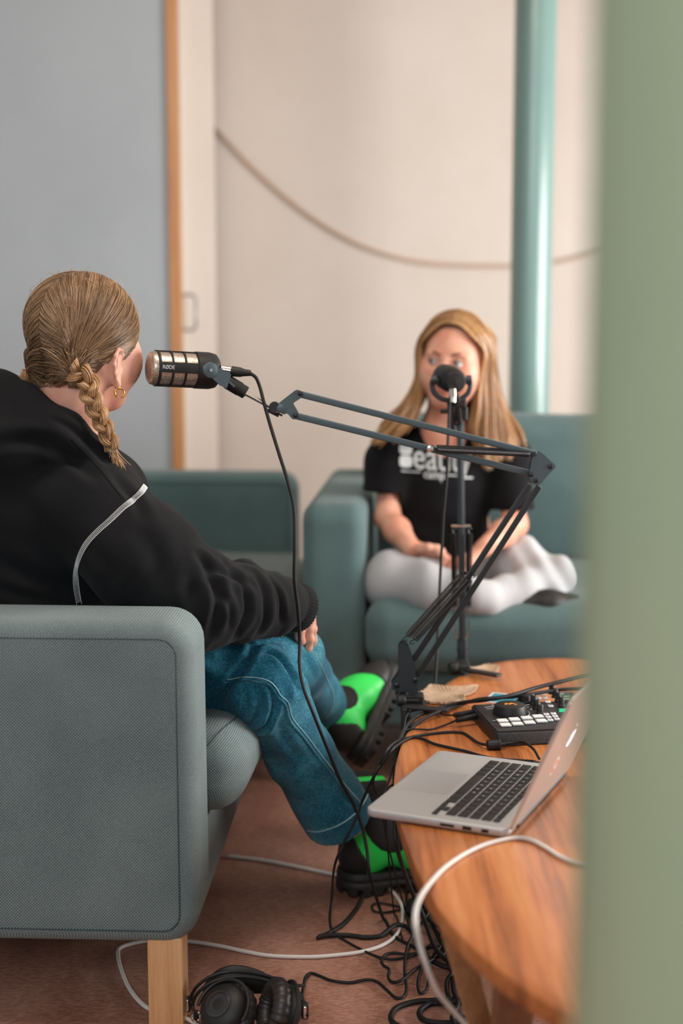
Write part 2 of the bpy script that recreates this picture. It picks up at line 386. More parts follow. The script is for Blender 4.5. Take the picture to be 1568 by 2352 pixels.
# ------------------------------------------------------------------ the table
TZ = .39
edge = [(.421, 3.012), (.312, 2.961), (.228, 2.832), (.185, 2.729), (.143, 2.574), (.107, 2.408), (.088, 2.262), (.081, 2.111), (.087, 1.979), (.098, 1.838),
        (.114, 1.729), (.139, 1.625), (.172, 1.538), (.211, 1.464), (.26, 1.395), (.34, 1.325), (.46, 1.27), (.6, 1.3), (.74, 1.44), (.85, 1.7), (.89, 2.0), (.88, 2.35), (.8, 2.7), (.68, 2.9), (.54, 3.0)]
ol = catmull(edge, 5, True); cen = ol.mean(0)
tab = thing('coffee_table', 'oval coffee table with orange-brown wood grain top', 'table', (cen[0], cen[1], 0))
def slab(ol, z0, z1, rr):
    V = []; n = len(ol); d = ol - ol.mean(0); d = d / np.linalg.norm(d, axis=1)[:, None]
    for ins, z in ((.02, z0), (.004, z0), (rr * .3, z0 + rr * .3), (0, z0 + rr), (0, z1 - rr), (rr * .3, z1 - rr * .3), (rr, z1), (.03, z1)):
        q = ol - d * ins - cen; V += [(a, c, z) for a, c in q]
    m = 8; F = [(i * n + j, (i + 1) * n + j, (i + 1) * n + (j + 1) % n, i * n + (j + 1) % n) for i in range(m - 1) for j in range(n)]
    F += [tuple(range(n)), tuple((m - 1) * n + j for j in range(n - 1, -1, -1))]
    b = MB(); b.add(V, F); return b
obj('tabletop', slab(ol, TZ - .026, TZ, .004), M['table'], tab, 35)
b = MB(); al = cen + (ol - cen) * .82 - cen; n = len(al)
V = [(a, c, z) for z in (TZ - .085, TZ - .0265) for a, c in al] + [(a * .95, c * .95, z) for z in (TZ - .085, TZ - .0265) for a, c in al]
F = [(j, (j + 1) % n, n + (j + 1) % n, n + j) for j in range(n)] + [(2 * n + j, 3 * n + j, 3 * n + (j + 1) % n, 2 * n + (j + 1) % n) for j in range(n)] + [(j, 2 * n + j, 2 * n + (j + 1) % n, (j + 1) % n) for j in range(n)]
b.add(V, F); obj('apron', b, M['table_edge'], tab)
def leg(a, bt, w, m):
    b = MB(); b.bar(np.array(a) - (cen[0], cen[1], 0), np.array(bt) - (cen[0], cen[1], 0), w, .03, up=(0, 1, 0), r=.004); obj('leg', b, m, tab)
leg((.140, 1.745, .362), (.228, 2.03, .0), .036, M['tan_wood']); leg((.205, 1.575, .362), (.245, 2.0, .0), .05, M['table_edge'])
leg((.72, 1.75, .362), (.78, 1.62, .0), .05, M['tan_wood']); leg((.74, 2.5, .362), (.78, 2.68, .0), .05, M['tan_wood']); leg((.25, 2.5, .362), (.2, 2.66, .0), .05, M['tan_wood'])
# ------------------------------------------------------------------ laptop
def frame(o, x, y):
    x = nrm(x); y = nrm(y - x * np.dot(x, y)); z = np.cross(x, y); m = Matrix.Identity(4)
    for i in range(3): m[i][0], m[i][1], m[i][2], m[i][3] = x[i], y[i], z[i], o[i]
    return m
LA = G(838, 1857, .405); LC = G(1163, 1906, .405); lv = G(1345, 1771, .405) - LC
lx = nrm(LC - LA); ly = nrm(lv - lx * (lx @ lv)); lx = nrm(np.array([ly[1], -ly[0], 0]) + lx); ly = np.array([-lx[1], lx[0], 0])
lap = thing('laptop', 'open silver laptop with black keys standing on the oval table', 'laptop')
lap.matrix_world = frame((LA[0], LA[1], TZ), lx, ly)
LW, LD = .314, .219
def rslab(w, d, z0, z1, r, x0=0, y0=0):
    p = rrect(w, d, r, 6); b = MB(); p3 = np.array([(x0 + w / 2 + a, y0 + d / 2 + c, (z0 + z1) / 2) for a, c in p]); b.prism(p3[::-1], (0, 0, z1 - z0)); return b
def rslab2(w, d, z0, z1, r, bev):
    V = []; N = 0
    for ins, z in ((bev * 1.6, z0), (bev * .3, z0 + bev * .6), (0, z0 + bev), (0, z1 - .0012), (.0006, z1 - .0003), (.0016, z1)):
        p = rrect(w - 2 * ins, d - 2 * ins, r - ins, 6); N = len(p); V += [(w / 2 + a, d / 2 + c, z) for a, c in p]
    F = [(i * N + j, i * N + (j + 1) % N, (i + 1) * N + (j + 1) % N, (i + 1) * N + j) for i in range(5) for j in range(N)]
    F += [tuple(range(N - 1, -1, -1)), tuple(5 * N + j for j in range(N))]; b = MB(); b.add(V, F); return b
base = obj('base', rslab2(LD, LW, .0012, .015, .012, .004), M['alu'], lap, 50)
b = MB(); b.prism([(.014, .1045, .0151), (.090, .1045, .0151), (.090, .2095, .0151), (.014, .2095, .0151)], (0, 0, .0003)); obj('trackpad', b, mat('trackpad_grey', (176, 177, 178), .35, .4), base)
b = MB(); b.prism([(-.0003, .135, .0135), (.0035, .135, .0135), (.0035, .179, .0135), (-.0003, .179, .0135)], (0, 0, .0035)); obj('finger_notch', b, mat('notch_grey', (150, 150, 150), .4, .5), base)
b = MB(); b.prism([(.0955, .020, .0151), (.2045, .020, .0151), (.2045, .294, .0151), (.0955, .294, .0151)], (0, 0, .0003)); kb = obj('keyboard', b, mat('keyboard_well', (192, 193, 194), .45, .4), lap)
for k, (xa, w, h) in enumerate(((.128, .024, .004), (.158, .0155, .0055), (.185, .012, .005))):
    b = MB(); b.box((xa, .0003, .0085), (w * .9, .0012, h)); obj('port', b, M['screen'], base)
keys = []
rows = [(.0975, .0175, [1, 1, 1, 1.25, 5.2, 1.25, 1]), (.1165, .0165, [2.25] + [1] * 10 + [2.25]), (.1345, .0165, [1.75] + [1] * 11 + [1.75]),
        (.1525, .0165, [1.5] + [1] * 12 + [1.0]), (.1705, .0165, [1] * 13 + [1.5]), (.1885, .011, [1.02] * 14)]
legend = ['⌃⌥⌘', 'ZXCVBNM', 'ASDFGHJKL', 'QWERTYUIOP', '1234567890', '']
U = .01895; LV = []; LF = []; kk = 0
kp = mat('key_backlight_print', (200, 208, 214), .5, emit=.15)
letters = {c: textmesh(c, .0052, .00005) for c in 'ABCDEFGHIJKLMNOPQRSTUVWXYZ1234567890'}
for ri, (x0, hx, ws) in enumerate(rows):
    y = .2925; tot = sum(ws); sc = (14.5 if ri else 11.7) / tot; txt = ['', 'ZXCVBNM', 'ASDFGHJKL', 'QWERTYUIOP', '1234567890', ''][ri]
    st = [0, 1, 1, 1, 1, 0][ri]
    for ki, w in enumerate(ws):
        wd = w * sc * .2718 / 14.5
        b = MB(); b.rbox((x0 + hx / 2, y - wd / 2, .0160), (hx - .0012, wd - .0031, .0016), .0006, n=1, ra=2)
        keys.append(obj('key', b, M['keyblack'], kb))
        c = txt[ki - st] if 0 <= ki - st < len(txt) else None
        if c:
            V, F = letters[c]
            if len(V): V2 = np.stack([x0 + hx / 2 + V[:, 1], y - wd / 2 - V[:, 0], .01685 + V[:, 2]], 1); LV.append(V2); LF += [tuple(i + kk for i in f) for f in F]; kk += len(V2)
        y -= wd
    if ri == 0:
        for (xx, hh, yy) in ((x0, .008, y - .0095), (x0, .008, y - .0285), (x0, .008, y - .0475), (x0 + .0093, .008, y - .0285)):
            b = MB(); b.rbox((xx + hh / 2, yy, .0160), (hh, .0165, .0016), .0006, n=1, ra=2); keys.append(obj('key', b, M['keyblack'], kb))
obj('key_legends', (np.vstack(LV), LF), kp, kb, 0)
# lid
ang = math.radians(113); ld = np.array([-math.cos(ang), 0, math.sin(ang)]); ln = np.array([ld[2], 0, -ld[0]])   # ln = outward (back) normal
Ro = np.array([LD + .001, 0, .0135])
lidf = Matrix(((ld[0], 0, -ln[0], Ro[0]), (0, -1, 0, LW), (ld[2], 0, -ln[2], Ro[2]), (0, 0, 0, 1)))   # local x up the lid, local y across, local z towards the user
bl = rslab(LD, LW, -.0035, .0015, .011); lid = obj('lid', bl, M['alu_lid'], lap, 50); lid.matrix_local = lidf
b = MB(); b.box((LD / 2 + .002, LW / 2, .0018), (LD - .014, LW - .010, .0008)); obj('screen', b, M['screen'], lid)
b = MB(); b.tube([(0, .03, -.002), (0, LW - .03, -.002)], .0042, 10); obj('hinge', b, M['blackm'], lid)
def apple():
    th = np.linspace(0, 2 * math.pi, 60, endpoint=False); out = []
    for t in th:
        r = 1 - .10 * math.exp(-((math.sin(t) - 1) ** 2) * 40) * 1.6 - .07 * math.exp(-((math.sin(t) + 1) ** 2) * 60)
        x, y = r * math.cos(t), r * math.sin(t) * .98
        x *= 1 + .08 * y
        d = math.hypot(x - 1.13, y - .12)
        if d < .42: x = 1.13 - (.42 * (1.13 - x) / d); y = .12 + .42 * (y - .12) / d
        out.append((x, y))
    return np.array(out)
ap = apple() * .0165
b = MB(); b.prism(np.array([(LD / 2 - .001 + q[1], LW / 2 + q[0], -.0036) for q in ap]), (0, 0, .0003))
lf = [(.0165 * (1.15 + .42 * t), .0165 * (.02 + .42 * t + s * .16 * math.sin(math.pi * t))) for s, t in [(1, u / 6) for u in range(7)] + [(-1, 1 - u / 6) for u in range(1, 6)]]
b.prism(np.array([(LD / 2 + q[0], LW / 2 + q[1], -.0036) for q in lf]), (0, 0, .0003)); obj('emblem', b, M['glow'], lid)
# sticker found on the lid plane
def on_lid(px, py):
    Mw = np.array(lap.matrix_world) @ np.array(lidf); o = Mw[:3, 3]; nn = Mw[:3, 2]; d = ray(px, py); c = np.array([0, 0, CAM_H]); t = ((o - c) @ nn) / (d @ nn)
    q = np.linalg.inv(Mw) @ np.append(c + d * t, 1); return q[:3]
sx, sy, _ = on_lid(1268, 1757)
b = MB(); b.lathe([(.0155, 0), (.0155, .0003)], (sx, sy, -.0035), (0, 0, -1), 28); st = obj('sticker', b, M['paperwhite'], lid)
b = MB(); b.lathe([(.0125, 0), (.0125, .0002)], (sx, sy, -.0038), (0, 0, -1), 28); obj('sticker_print', b, mat('brown_orange_print', (212, 130, 84), .6), st)
b = MB(); b.box((sx + .002, sy + .002, -.0041), (.009, .006, .0002)); b.box((sx - .004, sy - .005, -.0041), (.005, .006, .0002)); obj('sticker_figure', b, M['paperwhite'], st)

# ------------------------------------------------------------------ mixer
mx = thing('audio_mixer', 'black podcast mixer with white pads and a big round dial behind the laptop', 'mixer')
MH = .027; N0 = G(1140, 1681, TZ + MH); r_ = math.radians(9)
mxf = frame((N0[0], N0[1], TZ), (math.cos(r_), math.sin(r_), 0), (-math.sin(r_), math.cos(r_), 0)); mx.matrix_world = mxf
iM = np.linalg.inv(np.array(mxf))
def mloc(px, py, h=0.0):
    q = iM @ np.append(G(px, py, TZ + MH + h), 1); return q[0], q[1]
def mz(zx, zy, h=0.0): return mloc(880 + zx / 3.267, 1520 + zy / 3.267, h)
mpanel = mat('mixer_panel_black', (32, 32, 34), .5); mcase = mat('mixer_case_black', (22, 22, 23), .45)
NT_ = NT(mcase); w_ = NT_.n('ShaderNodeTexWave', i_Vector=NT_.coord((1, 1, 1), (0, .7, 0)), i_Scale=150.0); NT_.bump(w_.outputs['Fac'], .6, .001)
MWx, MWy = .252, .178
b = MB(); b.rbox((MWx / 2, MWy / 2, MH / 2 - .001), (MWx, MWy, MH - .002), .0035, n=2, ra=3); obj('case', b, mcase, mx)
b = MB(); b.prism(np.array([(.003, .003, MH - .001), (MWx - .003, .003, MH - .001), (MWx - .003, MWy - .003, MH - .001), (.003, MWy - .003, MH - .001)]), (0, 0, .0014)); pn = obj('control_panel', b, mpanel, mx)
cx, cy = mz(950, 385); dial_r = .031
b = MB(); b.lathe([(dial_r, MH), (dial_r, MH + .005), (dial_r - .004, MH + .0155), (dial_r - .007, MH + .017), (0, MH + .017)], (cx, cy, 0), (0, 0, 1), 48); dl = obj('dial', b, M['rubber'], mx)
lgo = [(-.011, -.005), (-.0085, .005), (-.0045, .005), (-.002, -.001), (.001, .005), (.005, .005), (.0085, -.002), (.0065, -.0035), (.003, .0015), (.0, -.004), (-.003, -.004), (-.006, .0015), (-.008, -.005)]
b = MB(); b.prism(np.array([(cx + x, cy + y, MH + .0172) for x, y in lgo]), (0, 0, .0004)); b.lathe([(.0025, 0), (.0025, .0004)], (cx + .0085, cy - .005, MH + .017), (0, 0, 1), 12); obj('dial_logo', b, M['orange'], dl)
b = MB(); th = np.linspace(math.radians(-60), math.radians(40), 20); b.tube([(cx + (dial_r + .004) * math.cos(t), cy + (dial_r + .004) * math.sin(t), MH + .0004) for t in th], .0005, 4); obj('dial_scale', b, M['ink'], pn)
b = MB()
for r in range(4):
    for c in range(9):
        x, y = mz(808 + c * 27.5 + r * 5, 296 + r * 14 - c * 3.6); b.box((x, y, MH + .0005), (.0016, .0012, .0006))
for (x0_, y0_, x1_, y1_) in ((745, 312, 790, 306), (760, 345, 835, 332), (775, 356, 845, 348), (820, 445, 850, 441), (1060, 330, 1100, 322), (1075, 345, 1090, 342), (1100, 360, 1115, 357), (1205, 250, 1240, 246), (1225, 270, 1270, 265)):
    p, q = mz(x0_, y0_), mz(x1_, y1_); b.bar((p[0], p[1], MH + .0005), (q[0], q[1], MH + .0005), .0008, .0006, r=.0001)
obj('printed_marks', b, M['ink'], pn, 0)
def pad(zx, zy, w, d, m=M['white'], nm='pad', hh=.0035, ang=0):
    x, y = mz(zx, zy); b = MB(); b.rbox((x, y, MH + hh / 2), (w, d, hh), .0012, n=1, ra=3); return obj(nm, b, m, mx)
for zx, zy in ((915, 481), (1005, 472), (1095, 462), (1185, 450), (893, 449), (982, 439), (1073, 428), (1160, 417)): pad(zx, zy, .0185, .0155)
for zx, zy in ((1222, 402), (1238, 423), (1253, 445), (1275, 397), (1288, 417), (1303, 438), (1135, 255), (1155, 283), (1187, 250), (1210, 279), (1233, 308), (1255, 339)):
    bt = pad(zx, zy, .0095, .0085, nm='button'); x, y = mz(zx, zy); b = MB(); b.box((x, y, MH + .0037), (.0028, .0022, .0003)); obj('button_mark', b, M['blackm'], bt, 0)
def knob(zx, zy, r, h, n=18):
    x, y = mz(zx, zy); b = MB(); b.lathe([(r * 1.25, MH), (r * 1.2, MH + .003), (r, MH + .004), (r * .92, MH + h), (r * .8, MH + h + .001), (0, MH + h + .001)], (x, y, 0), (0, 0, 1), n)
    k = obj('knob', b, M['blackm'], mx); b = MB(); b.box((x, y + r * .4, MH + h + .0012), (.001, r * 1.1, .0006)); obj('pointer', b, M['ink'], k, 0)
for zx, zy, r, h in ((1058, 300, .0125, .013), (1128, 318, .0062, .016), (1150, 350, .0062, .016), (1175, 388, .0062, .016), (1262, 240, .0055, .017), (1287, 268, .0055, .017), (1310, 298, .0055, .017), (1336, 334, .0055, .017)): knob(zx, zy, r, h)
b = MB()
for i in range(3):
    for j in range(5):
        x, y = mz(1325 + j * 11, 358 + i * 9); b.box((x, y, MH + .0006), (.003, .0016, .0007))
obj('level_lights', b, M['greenled'], pn, 0)
x, y = mz(1385, 270); b = MB(); b.rbox((x, y, MH + .0012), (.036, .062, .0028), .001, n=1); sc_ = obj('display', b, mat('display_green_black', (40, 52, 44), .25), mx)
b = MB()
for i in range(3): b.box((x - .008 + .006 * (i % 2), y - .018 + i * .018, MH + .0029), (.012, .007, .0004))
obj('display_readout', b, mat('display_pale_green', (130, 160, 130), .4, emit=.3), sc_, 0)

# printed card under the mixer
cd = thing('card', 'white-edged teal card lying behind the mixer under a black cable', 'card')
ca = G(800 / 3.267 + 880, 268 / 3.267 + 1520, TZ); cb = G(880 / 3.267 + 880, 193 / 3.267 + 1520, TZ); cc = G(1158 / 3.267 + 880, 222 / 3.267 + 1520, TZ)
ux, uy = nrm(cc - cb), nrm(cb - ca); uy = nrm(uy - ux * (ux @ uy)); cd.matrix_world = frame((ca[0], ca[1], TZ), ux, uy)
b = MB(); b.box((.044, .0, .0006), (.098, .072, .0008)); obj('sheet', b, M['paperwhite'], cd)
b = MB(); b.box((.044, .0, .0011), (.088, .060, .0003)); pr = obj('print', b, M['cardteal'], cd)
V, F = textmesh('e-TV\nELMO', .014, .0001); b = MB(); b.add(V + np.array([.03, .008, .0014]), F); obj('lettering', b, mat('navy_print', (24, 52, 84), .6), pr, 0)

# ------------------------------------------------------------------ boom arms
def Yb(px, near=True): return 2.50 + (px - 640) * (2.58 - 2.50) / 600
def Pb(px, py, dy=0): return P(px, py, (Yb(px) if py < 1120 or px > 1100 else 2.635 - (px - 930) * .055 / 300) + dy)
def z4(x, y, dy=0): return Pb(860 + x / 3.136, 960 + y / 3.136, dy)
def bolt(par, c, r=.0045, ax=(0, -1, 0)):
    b = MB(); b.lathe([(r, 0), (r, .002), (r * .6, .0032), (0, .0034)], c, ax, 12, ); obj('bolt', b, M['darkchrome'], par)
def spring(par, a, b_, r=.0052, wire=.00085, pitch=.0021, m=None):
    a, b_ = np.asarray(a), np.asarray(b_); L = np.linalg.norm(b_ - a); hk = .012; n = int((L - 2 * hk) / pitch); T = nrm(b_ - a)
    x = nrm(np.cross(T, (0, 1, 0.2))); y = np.cross(T, x); t = np.linspace(0, n * 2 * math.pi, n * 9)
    c = a + T * hk + T[None] * (t[:, None] / (2 * math.pi) * pitch * ((L - 2 * hk) / (n * pitch)))
    p = c + r * (np.cos(t)[:, None] * x + np.sin(t)[:, None] * y)
    mb = MB(); mb.tube(p, wire, 5)
    for e, s in ((a, 1), (b_, -1)):
        th = np.linspace(-2.2, 2.2, 12); ctr = e + T * s * .003
        hook = [ctr - T * s * math.cos(q) * .0035 + x * math.sin(q) * .0035 for q in th] + [e + T * s * hk]
        mb.tube(np.array(hook), .0011, 5)
    obj('spring', mb, m or M['darkchrome'], par)
def plate(nm, par, pts, m, th=.003, dy=0.0, R=.006):
    p = np.array(pts); p[:, 1] += dy
    # round the corners
    out = []; n = len(p)
    for i in range(n):
        a, b_, c = p[i - 1], p[i], p[(i + 1) % n]; la, lc = min(R, np.linalg.norm(a - b_) * .45), min(R, np.linalg.norm(c - b_) * .45)
        s, e = b_ + nrm(a - b_) * la, b_ + nrm(c - b_) * lc
        for t in np.linspace(0, 1, 5): out.append((1 - t) ** 2 * s + 2 * t * (1 - t) * b_ + t ** 2 * e)
    b = MB(); b.prism(out, (0, th, 0)); return obj(nm, b, m, par)
boom = thing('boom_stand', 'jointed metal boom stand reaching from the table edge to the braided person', 'boom stand')
SB, AD = M['steel_blue'], M['arm_dark']
# lower pair of bars and upper pair of bars
lowA = (z4(280, 1742), z4(1118, 478)); lowB = (z4(308, 1858), z4(1186, 490))
for a, b_ in (lowA, lowB):
    b = MB(); b.bar(a, b_, .0100, .0110, up=(0, 1, 0)); obj('bar', b, AD, boom)
upC = (Pb(688, 905), z4(1160, 260)); upD = (Pb(679, 955), z4(1115, 398))
for a, b_ in (upC, upD):
    b = MB(); b.bar(a, b_, .0115, .0115, up=(0, 1, 0)); obj('bar', b, SB, boom)
el = [z4(*q) for q in ((1135, 262), (1190, 238), (1305, 345), (1262, 385), (1185, 478), (1150, 485), (1102, 425))]
plate('elbow_plate', boom, el, SB, dy=-.009); plate('elbow_plate', boom, el, AD, dy=.009)
for q in ((1265, 350), (1127, 408), (1163, 450)): bolt(boom, z4(*q, -.0105))
eb = [Pb(*q) for q in ((632, 940), (640, 926), (680, 895), (696, 900), (694, 912), (672, 926), (686, 950), (684, 962), (672, 963), (660, 948), (652, 952))]
plate('end_bracket', boom, eb, SB, dy=-.009, R=.004); plate('end_bracket', boom, eb, AD, dy=.009, R=.004)
for q in ((690, 904), (679, 954)): bolt(boom, Pb(*q, -.0105))
b = MB(); b.lathe([(.008, 0), (.008, .003), (.004, .004), (0, .004)], Pb(644, 938, -.0095), (0, -1, 0), 16); obj('pivot_cap', b, SB, boom)
b = MB(); b.lathe([(.0095, -.011), (.0095, .011)], Pb(630, 935), (0, 1, 0), 18); b.bar(Pb(614, 942, .004), Pb(640, 955, .004), .003, .006); b.tube([Pb(636, 948), Pb(648, 955)], .002, 6); obj('pivot_joint', b, M['blackm'], boom)
# springs, two beside each pair of bars
for dy in (-.014, .014):
    spring(boom, z4(400, 225 if dy < 0 else 212, dy), z4(1160, 262 if dy < 0 else 250, dy)); spring(boom, z4(215 if dy > 0 else 262, 1600 if dy > 0 else 1625, dy), z4(650 if dy > 0 else 715, 1110 if dy > 0 else 1130, dy), r=.0066)
b = MB(); b.tube([z4(400, 222, -.02), z4(400, 215, .02)], .0025, 10); b.lathe([(.006, 0), (.006, .002), (.002, .003), (0, .003)], z4(400, 222, -.02), (0, -1, 0), 14); obj('spring_pin', b, M['chrome'], boom)
b = MB(); b.tube([z4(655, 1115, .02), z4(712, 1130, -.02)], .0025, 10); obj('spring_pin', b, M['darkchrome'], boom)
# base bracket
bl_ = [z4(*q) for q in ((170, 1640), (205, 1600), (245, 1640), (285, 1760), (312, 1975), (128, 1950), (118, 1905), (175, 1830))]
plate('base_bracket', boom, bl_, AD, dy=-.013, R=.005); plate('base_bracket', boom, bl_, M['blackm'], dy=.013, R=.005)
bb = MB(); bb.bar(z4(200, 1625), z4(188, 1830), .003, .024, up=(0, 1, 0)); bb.tube([z4(222, 1610, -.02), z4(200, 1605, .02)], .003, 8); obj('bracket_web', bb, M['blackm'], boom)
for q in ((160, 1925), (293, 1887)): bolt(boom, z4(*q, -.0145), .0055)
# clamp on the table edge
ce = np.array([.125, 2.51, 0])
def clamp(par, e, inward, out, top=TZ):
    """e: table edge point, inward: unit vector across the table"""
    e = np.array(e, float); i = nrm(inward); s = np.array([-i[1], i[0], 0])
    b = MB(); R = np.stack([i, s, (0, 0, 1)], 1)
    b.rbox(e - i * out + (0, 0, top - .032), (.012, .03, .085), .003, R=R, n=1, ra=2)
    b.rbox(e + i * .030 + (0, 0, top + .0105), (.088, .022, .006), .002, R=R, n=1, ra=2)
    b.rbox(e + i * .006 + (0, 0, top - .07), (.046, .026, .009), .002, R=R, n=1, ra=2); obj('clamp', b, M['blackm'], par)
    b = MB(); b.tube([e + i * .012 + (0, 0, top - .10), e + i * .012 + (0, 0, top - .028)], .004, 10); b.lathe([(.011, 0), (.011, .004)], e + i * .012 + (0, 0, top - .0315), (0, 0, 1), 16); b.lathe([(.014, 0), (.016, .006), (.014, .014)], e + i * .012 + (0, 0, top - .114), (0, 0, 1), 16); obj('clamp_screw', b, M['blackm'], par)
zt_ = z4(215, 1990)
E1 = np.array([.128, 2.585, 0]); clamp(boom, E1, (.95, -.30, 0), .008)
b = MB(); b.tube([(zt_[0], zt_[1], TZ - .012), (zt_[0], zt_[1], zt_[2] + .02)], .0075, 14); b.rbox((zt_[0] + .012, zt_[1], TZ + .012), (.05, .03, .022), .004, n=1); obj('socket', b, M['blackm'], boom)
kn = P(925, 1609, 2.60)
b = MB(); b.lathe([(.010, 0), (.0115, .003), (.0115, .012), (.010, .015), (0, .015)], kn + (.004, 0, 0), (-1, -.15, 0), 20); b.tube([kn, kn + (.03, 0, 0)], .003, 8); obj('clamp_knob', b, M['rubber'], boom)
cdm = M['card']
def cardboard(nm, pts, h, lab, seed, grp=None):
    rg = np.random.default_rng(seed); pts = np.array(pts); n = len(pts); ol = []
    for i in range(n):
        a, c = pts[i], pts[(i + 1) % n]; L = np.linalg.norm(c - a); k = max(2, int(L / .003)); d = nrm(c - a); nn = np.array([-d[1], d[0], 0])
        for t in range(k): ol.append(a + (c - a) * t / k + nn * rg.normal() * .0009)
    ol = np.array(ol); c0 = ol.mean(0); V = []
    fr = [1.0, .9, .8, .7, .6, .5, .4, .3, .2, .1]
    m = len(ol)
    for z0 in (0, h):
        for f in fr:
            q = c0 + (ol - c0) * f; q = q.copy(); q[:, 2] += z0 + .0009 * np.sin(q[:, 0] * 900 + q[:, 1] * 120) * min(1, f * 1.2) + (.004 * f ** 3 if z0 else 0.0025 * f ** 3); V.append(q)
    F = []
    for s in range(2):
        for i in range(9):
            for j in range(m):
                f = (s * 10 * m + i * m + j, s * 10 * m + i * m + (j + 1) % m, s * 10 * m + (i + 1) * m + (j + 1) % m, s * 10 * m + (i + 1) * m + j); F.append(f if s else f[::-1])
        F.append(tuple(range(s * 10 * m + 9 * m, s * 10 * m + 10 * m)))
    F += [(j, (j + 1) % m, 10 * m + (j + 1) % m, 10 * m + j) for j in range(m)]
    b = MB(); b.add(np.vstack(V), F); return tag(obj(nm, b, cdm, None, 30), lab, 'cardboard')
cz = TZ + .0002
cardboard('cardboard_scrap', [G(880 + x / 3.267, 1520 + y / 3.267, cz) for x, y in ((225, 262), (300, 240), (350, 190), (480, 205), (600, 205), (708, 195), (690, 235), (655, 255), (600, 270), (632, 325), (500, 322), (370, 325), (260, 300), (228, 285))], .0028, 'torn corrugated cardboard piece padding the clamp nearest the braided person', 5)
cardboard('cardboard_scrap', [G(880 + x / 3.267, 1520 + y / 3.267, cz) for x, y in ((610, 66), (700, 60), (790, 35), (868, 52), (855, 88), (830, 100), (760, 92), (690, 92), (640, 78))], .0028, 'small torn cardboard piece padding the clamp at the far end of the oval table', 6)

# ------------------------------------------------------------------ the near microphone
mic = thing('microphone', 'black broadcast microphone with silver mesh windows pointing at the braided person', 'microphone')
A0, A1 = P(345, 845, 2.475), P(507, 853, 2.525); ax = nrm(A1 - A0); mic.matrix_world = frame(A0, ax, np.cross((0, 0, 1), ax)); ML = np.linalg.norm(A1 - A0)
R0 = .0295
meshm = mat('grille_mesh', (196, 180, 166), .35, .7); tt = NT(meshm); v = tt.coord((1, 1, 1), (.7, .5, .78)); ck = tt.n('ShaderNodeTexChecker', i_Vector=v, i_Scale=900.0)
vr = tt.n('ShaderNodeTexVoronoi', i_Vector=tt.coord(), i_Scale=640.0); tt.color(tt.ramp(vr.outputs['Distance'], [(.2, (222, 210, 198)), (.8, (142, 126, 112))])); tt.bump(vr.outputs['Distance'], -.6, .001)
b = MB(); b.lathe([(0, -.006), (R0 * .5, -.0055), (R0 * .82, -.003), (R0 * .95, .0), (R0, .006), (R0, .088)], (0, 0, 0), (1, 0, 0), 48); obj('grille', b, meshm, mic)
def ringpart(x0, x1, r, name='cage', par=mic): 
    b = MB(); b.lathe([(r - .003, x0), (r, x0 + .0012), (r, x1 - .0012), (r - .003, x1)], (0, 0, 0), (1, 0, 0), 48); return b
cb_ = MB()
for x0, x1 in ((.0075, .0135), (.031, .036), (.054, .059)): 
    q = ringpart(x0, x1, R0 + .0022); cb_.add(np.vstack(q.v), q.f)
for k in range(4):
    a = math.radians(-96 + 90 * k); w = math.radians(17); V = []; 
    for x in (.008, .08):
        for rr in (R0 - .001, R0 + .002):
            for s in np.linspace(-1, 1, 7): V.append((x, rr * math.cos(a + s * w), rr * math.sin(a + s * w)))
    F = []
    for j in range(6): F += [(7 + j, 21 + j, 22 + j, 8 + j), (j, 7 + j, 8 + j, j + 1), (14 + j, 15 + j, 22 + j, 21 + j)]
    F += [(0, 14, 21, 7), (6, 13, 27, 20)]
    cb_.add(V, F)
obj('cage', cb_, M['rubber'], mic)
b = MB(); b.lathe([(R0 + .001, .078), (R0 + .003, .080), (R0 + .003, .105), (R0 + .0005, .116), (R0 - .006, .1215), (0, .1225)], (0, 0, 0), (1, 0, 0), 48); obj('body', b, M['rubber'], mic)
V, F = textmesh('RØDE', .0085, .0002); aa = math.radians(-96)
# lettering wrapped on the strip facing the viewer (local -y side)
Vt = np.stack([.0235 + V[:, 0] * .95, -(R0 + .0031) * np.cos(-V[:, 1] / R0 + .10) - V[:, 2] * 1.0, (R0 + .0031) * np.sin(V[:, 1] / R0 + .10)], 1)
b = MB(); b.add(Vt, F); obj('lettering', b, M['ink'], mic, 0)
yl = lambda px, py, dy=0: np.array((np.linalg.inv(np.array(mic.matrix_world)) @ np.append(P(px, py, 2.5 + dy), 1))[:3])
c = yl(482, 850, -.038)
b = MB(); b.lathe([(.0135, 0), (.0135, .004), (.012, .005), (0, .005)], c, (0, -1, 0), 28); yk = obj('yoke_knob', b, M['steel_blue'], mic)
b = MB(); b.lathe([(.0028, 0), (.0028, .002), (0, .0022)], c + (0, -.005, 0), (0, -1, 0), 12); obj('screw', b, M['chrome'], yk)
b = MB()
for dy in (-.036, .036):
    p = [yl(*q, dy) for q in ((470, 855), (478, 838), (494, 838), (530, 860), (520, 892), (505, 885))]; b.prism(p, (0, .004, 0))
p0, p1 = yl(526, 877, -.036), yl(526, 877, .036); b.bar(p0, p1, .004, .026, up=yl(540, 890) - yl(526, 877)); obj('yoke', b, M['steel_blue'], mic)
b = MB(); d = yl(560, 900) - yl(520, 876); b.lathe([(.0125, 0), (.0125, .024), (.0115, .028), (.0115, np.linalg.norm(d) + .002), (.006, np.linalg.norm(d) + .003)], yl(522, 877), d, 28); obj('mount_collar', b, M['rubber'], mic)
b = MB(); b.tube([yl(508, 849), yl(522, 851)], .0085, 20); obj('output_socket', b, M['chrome'], mic)
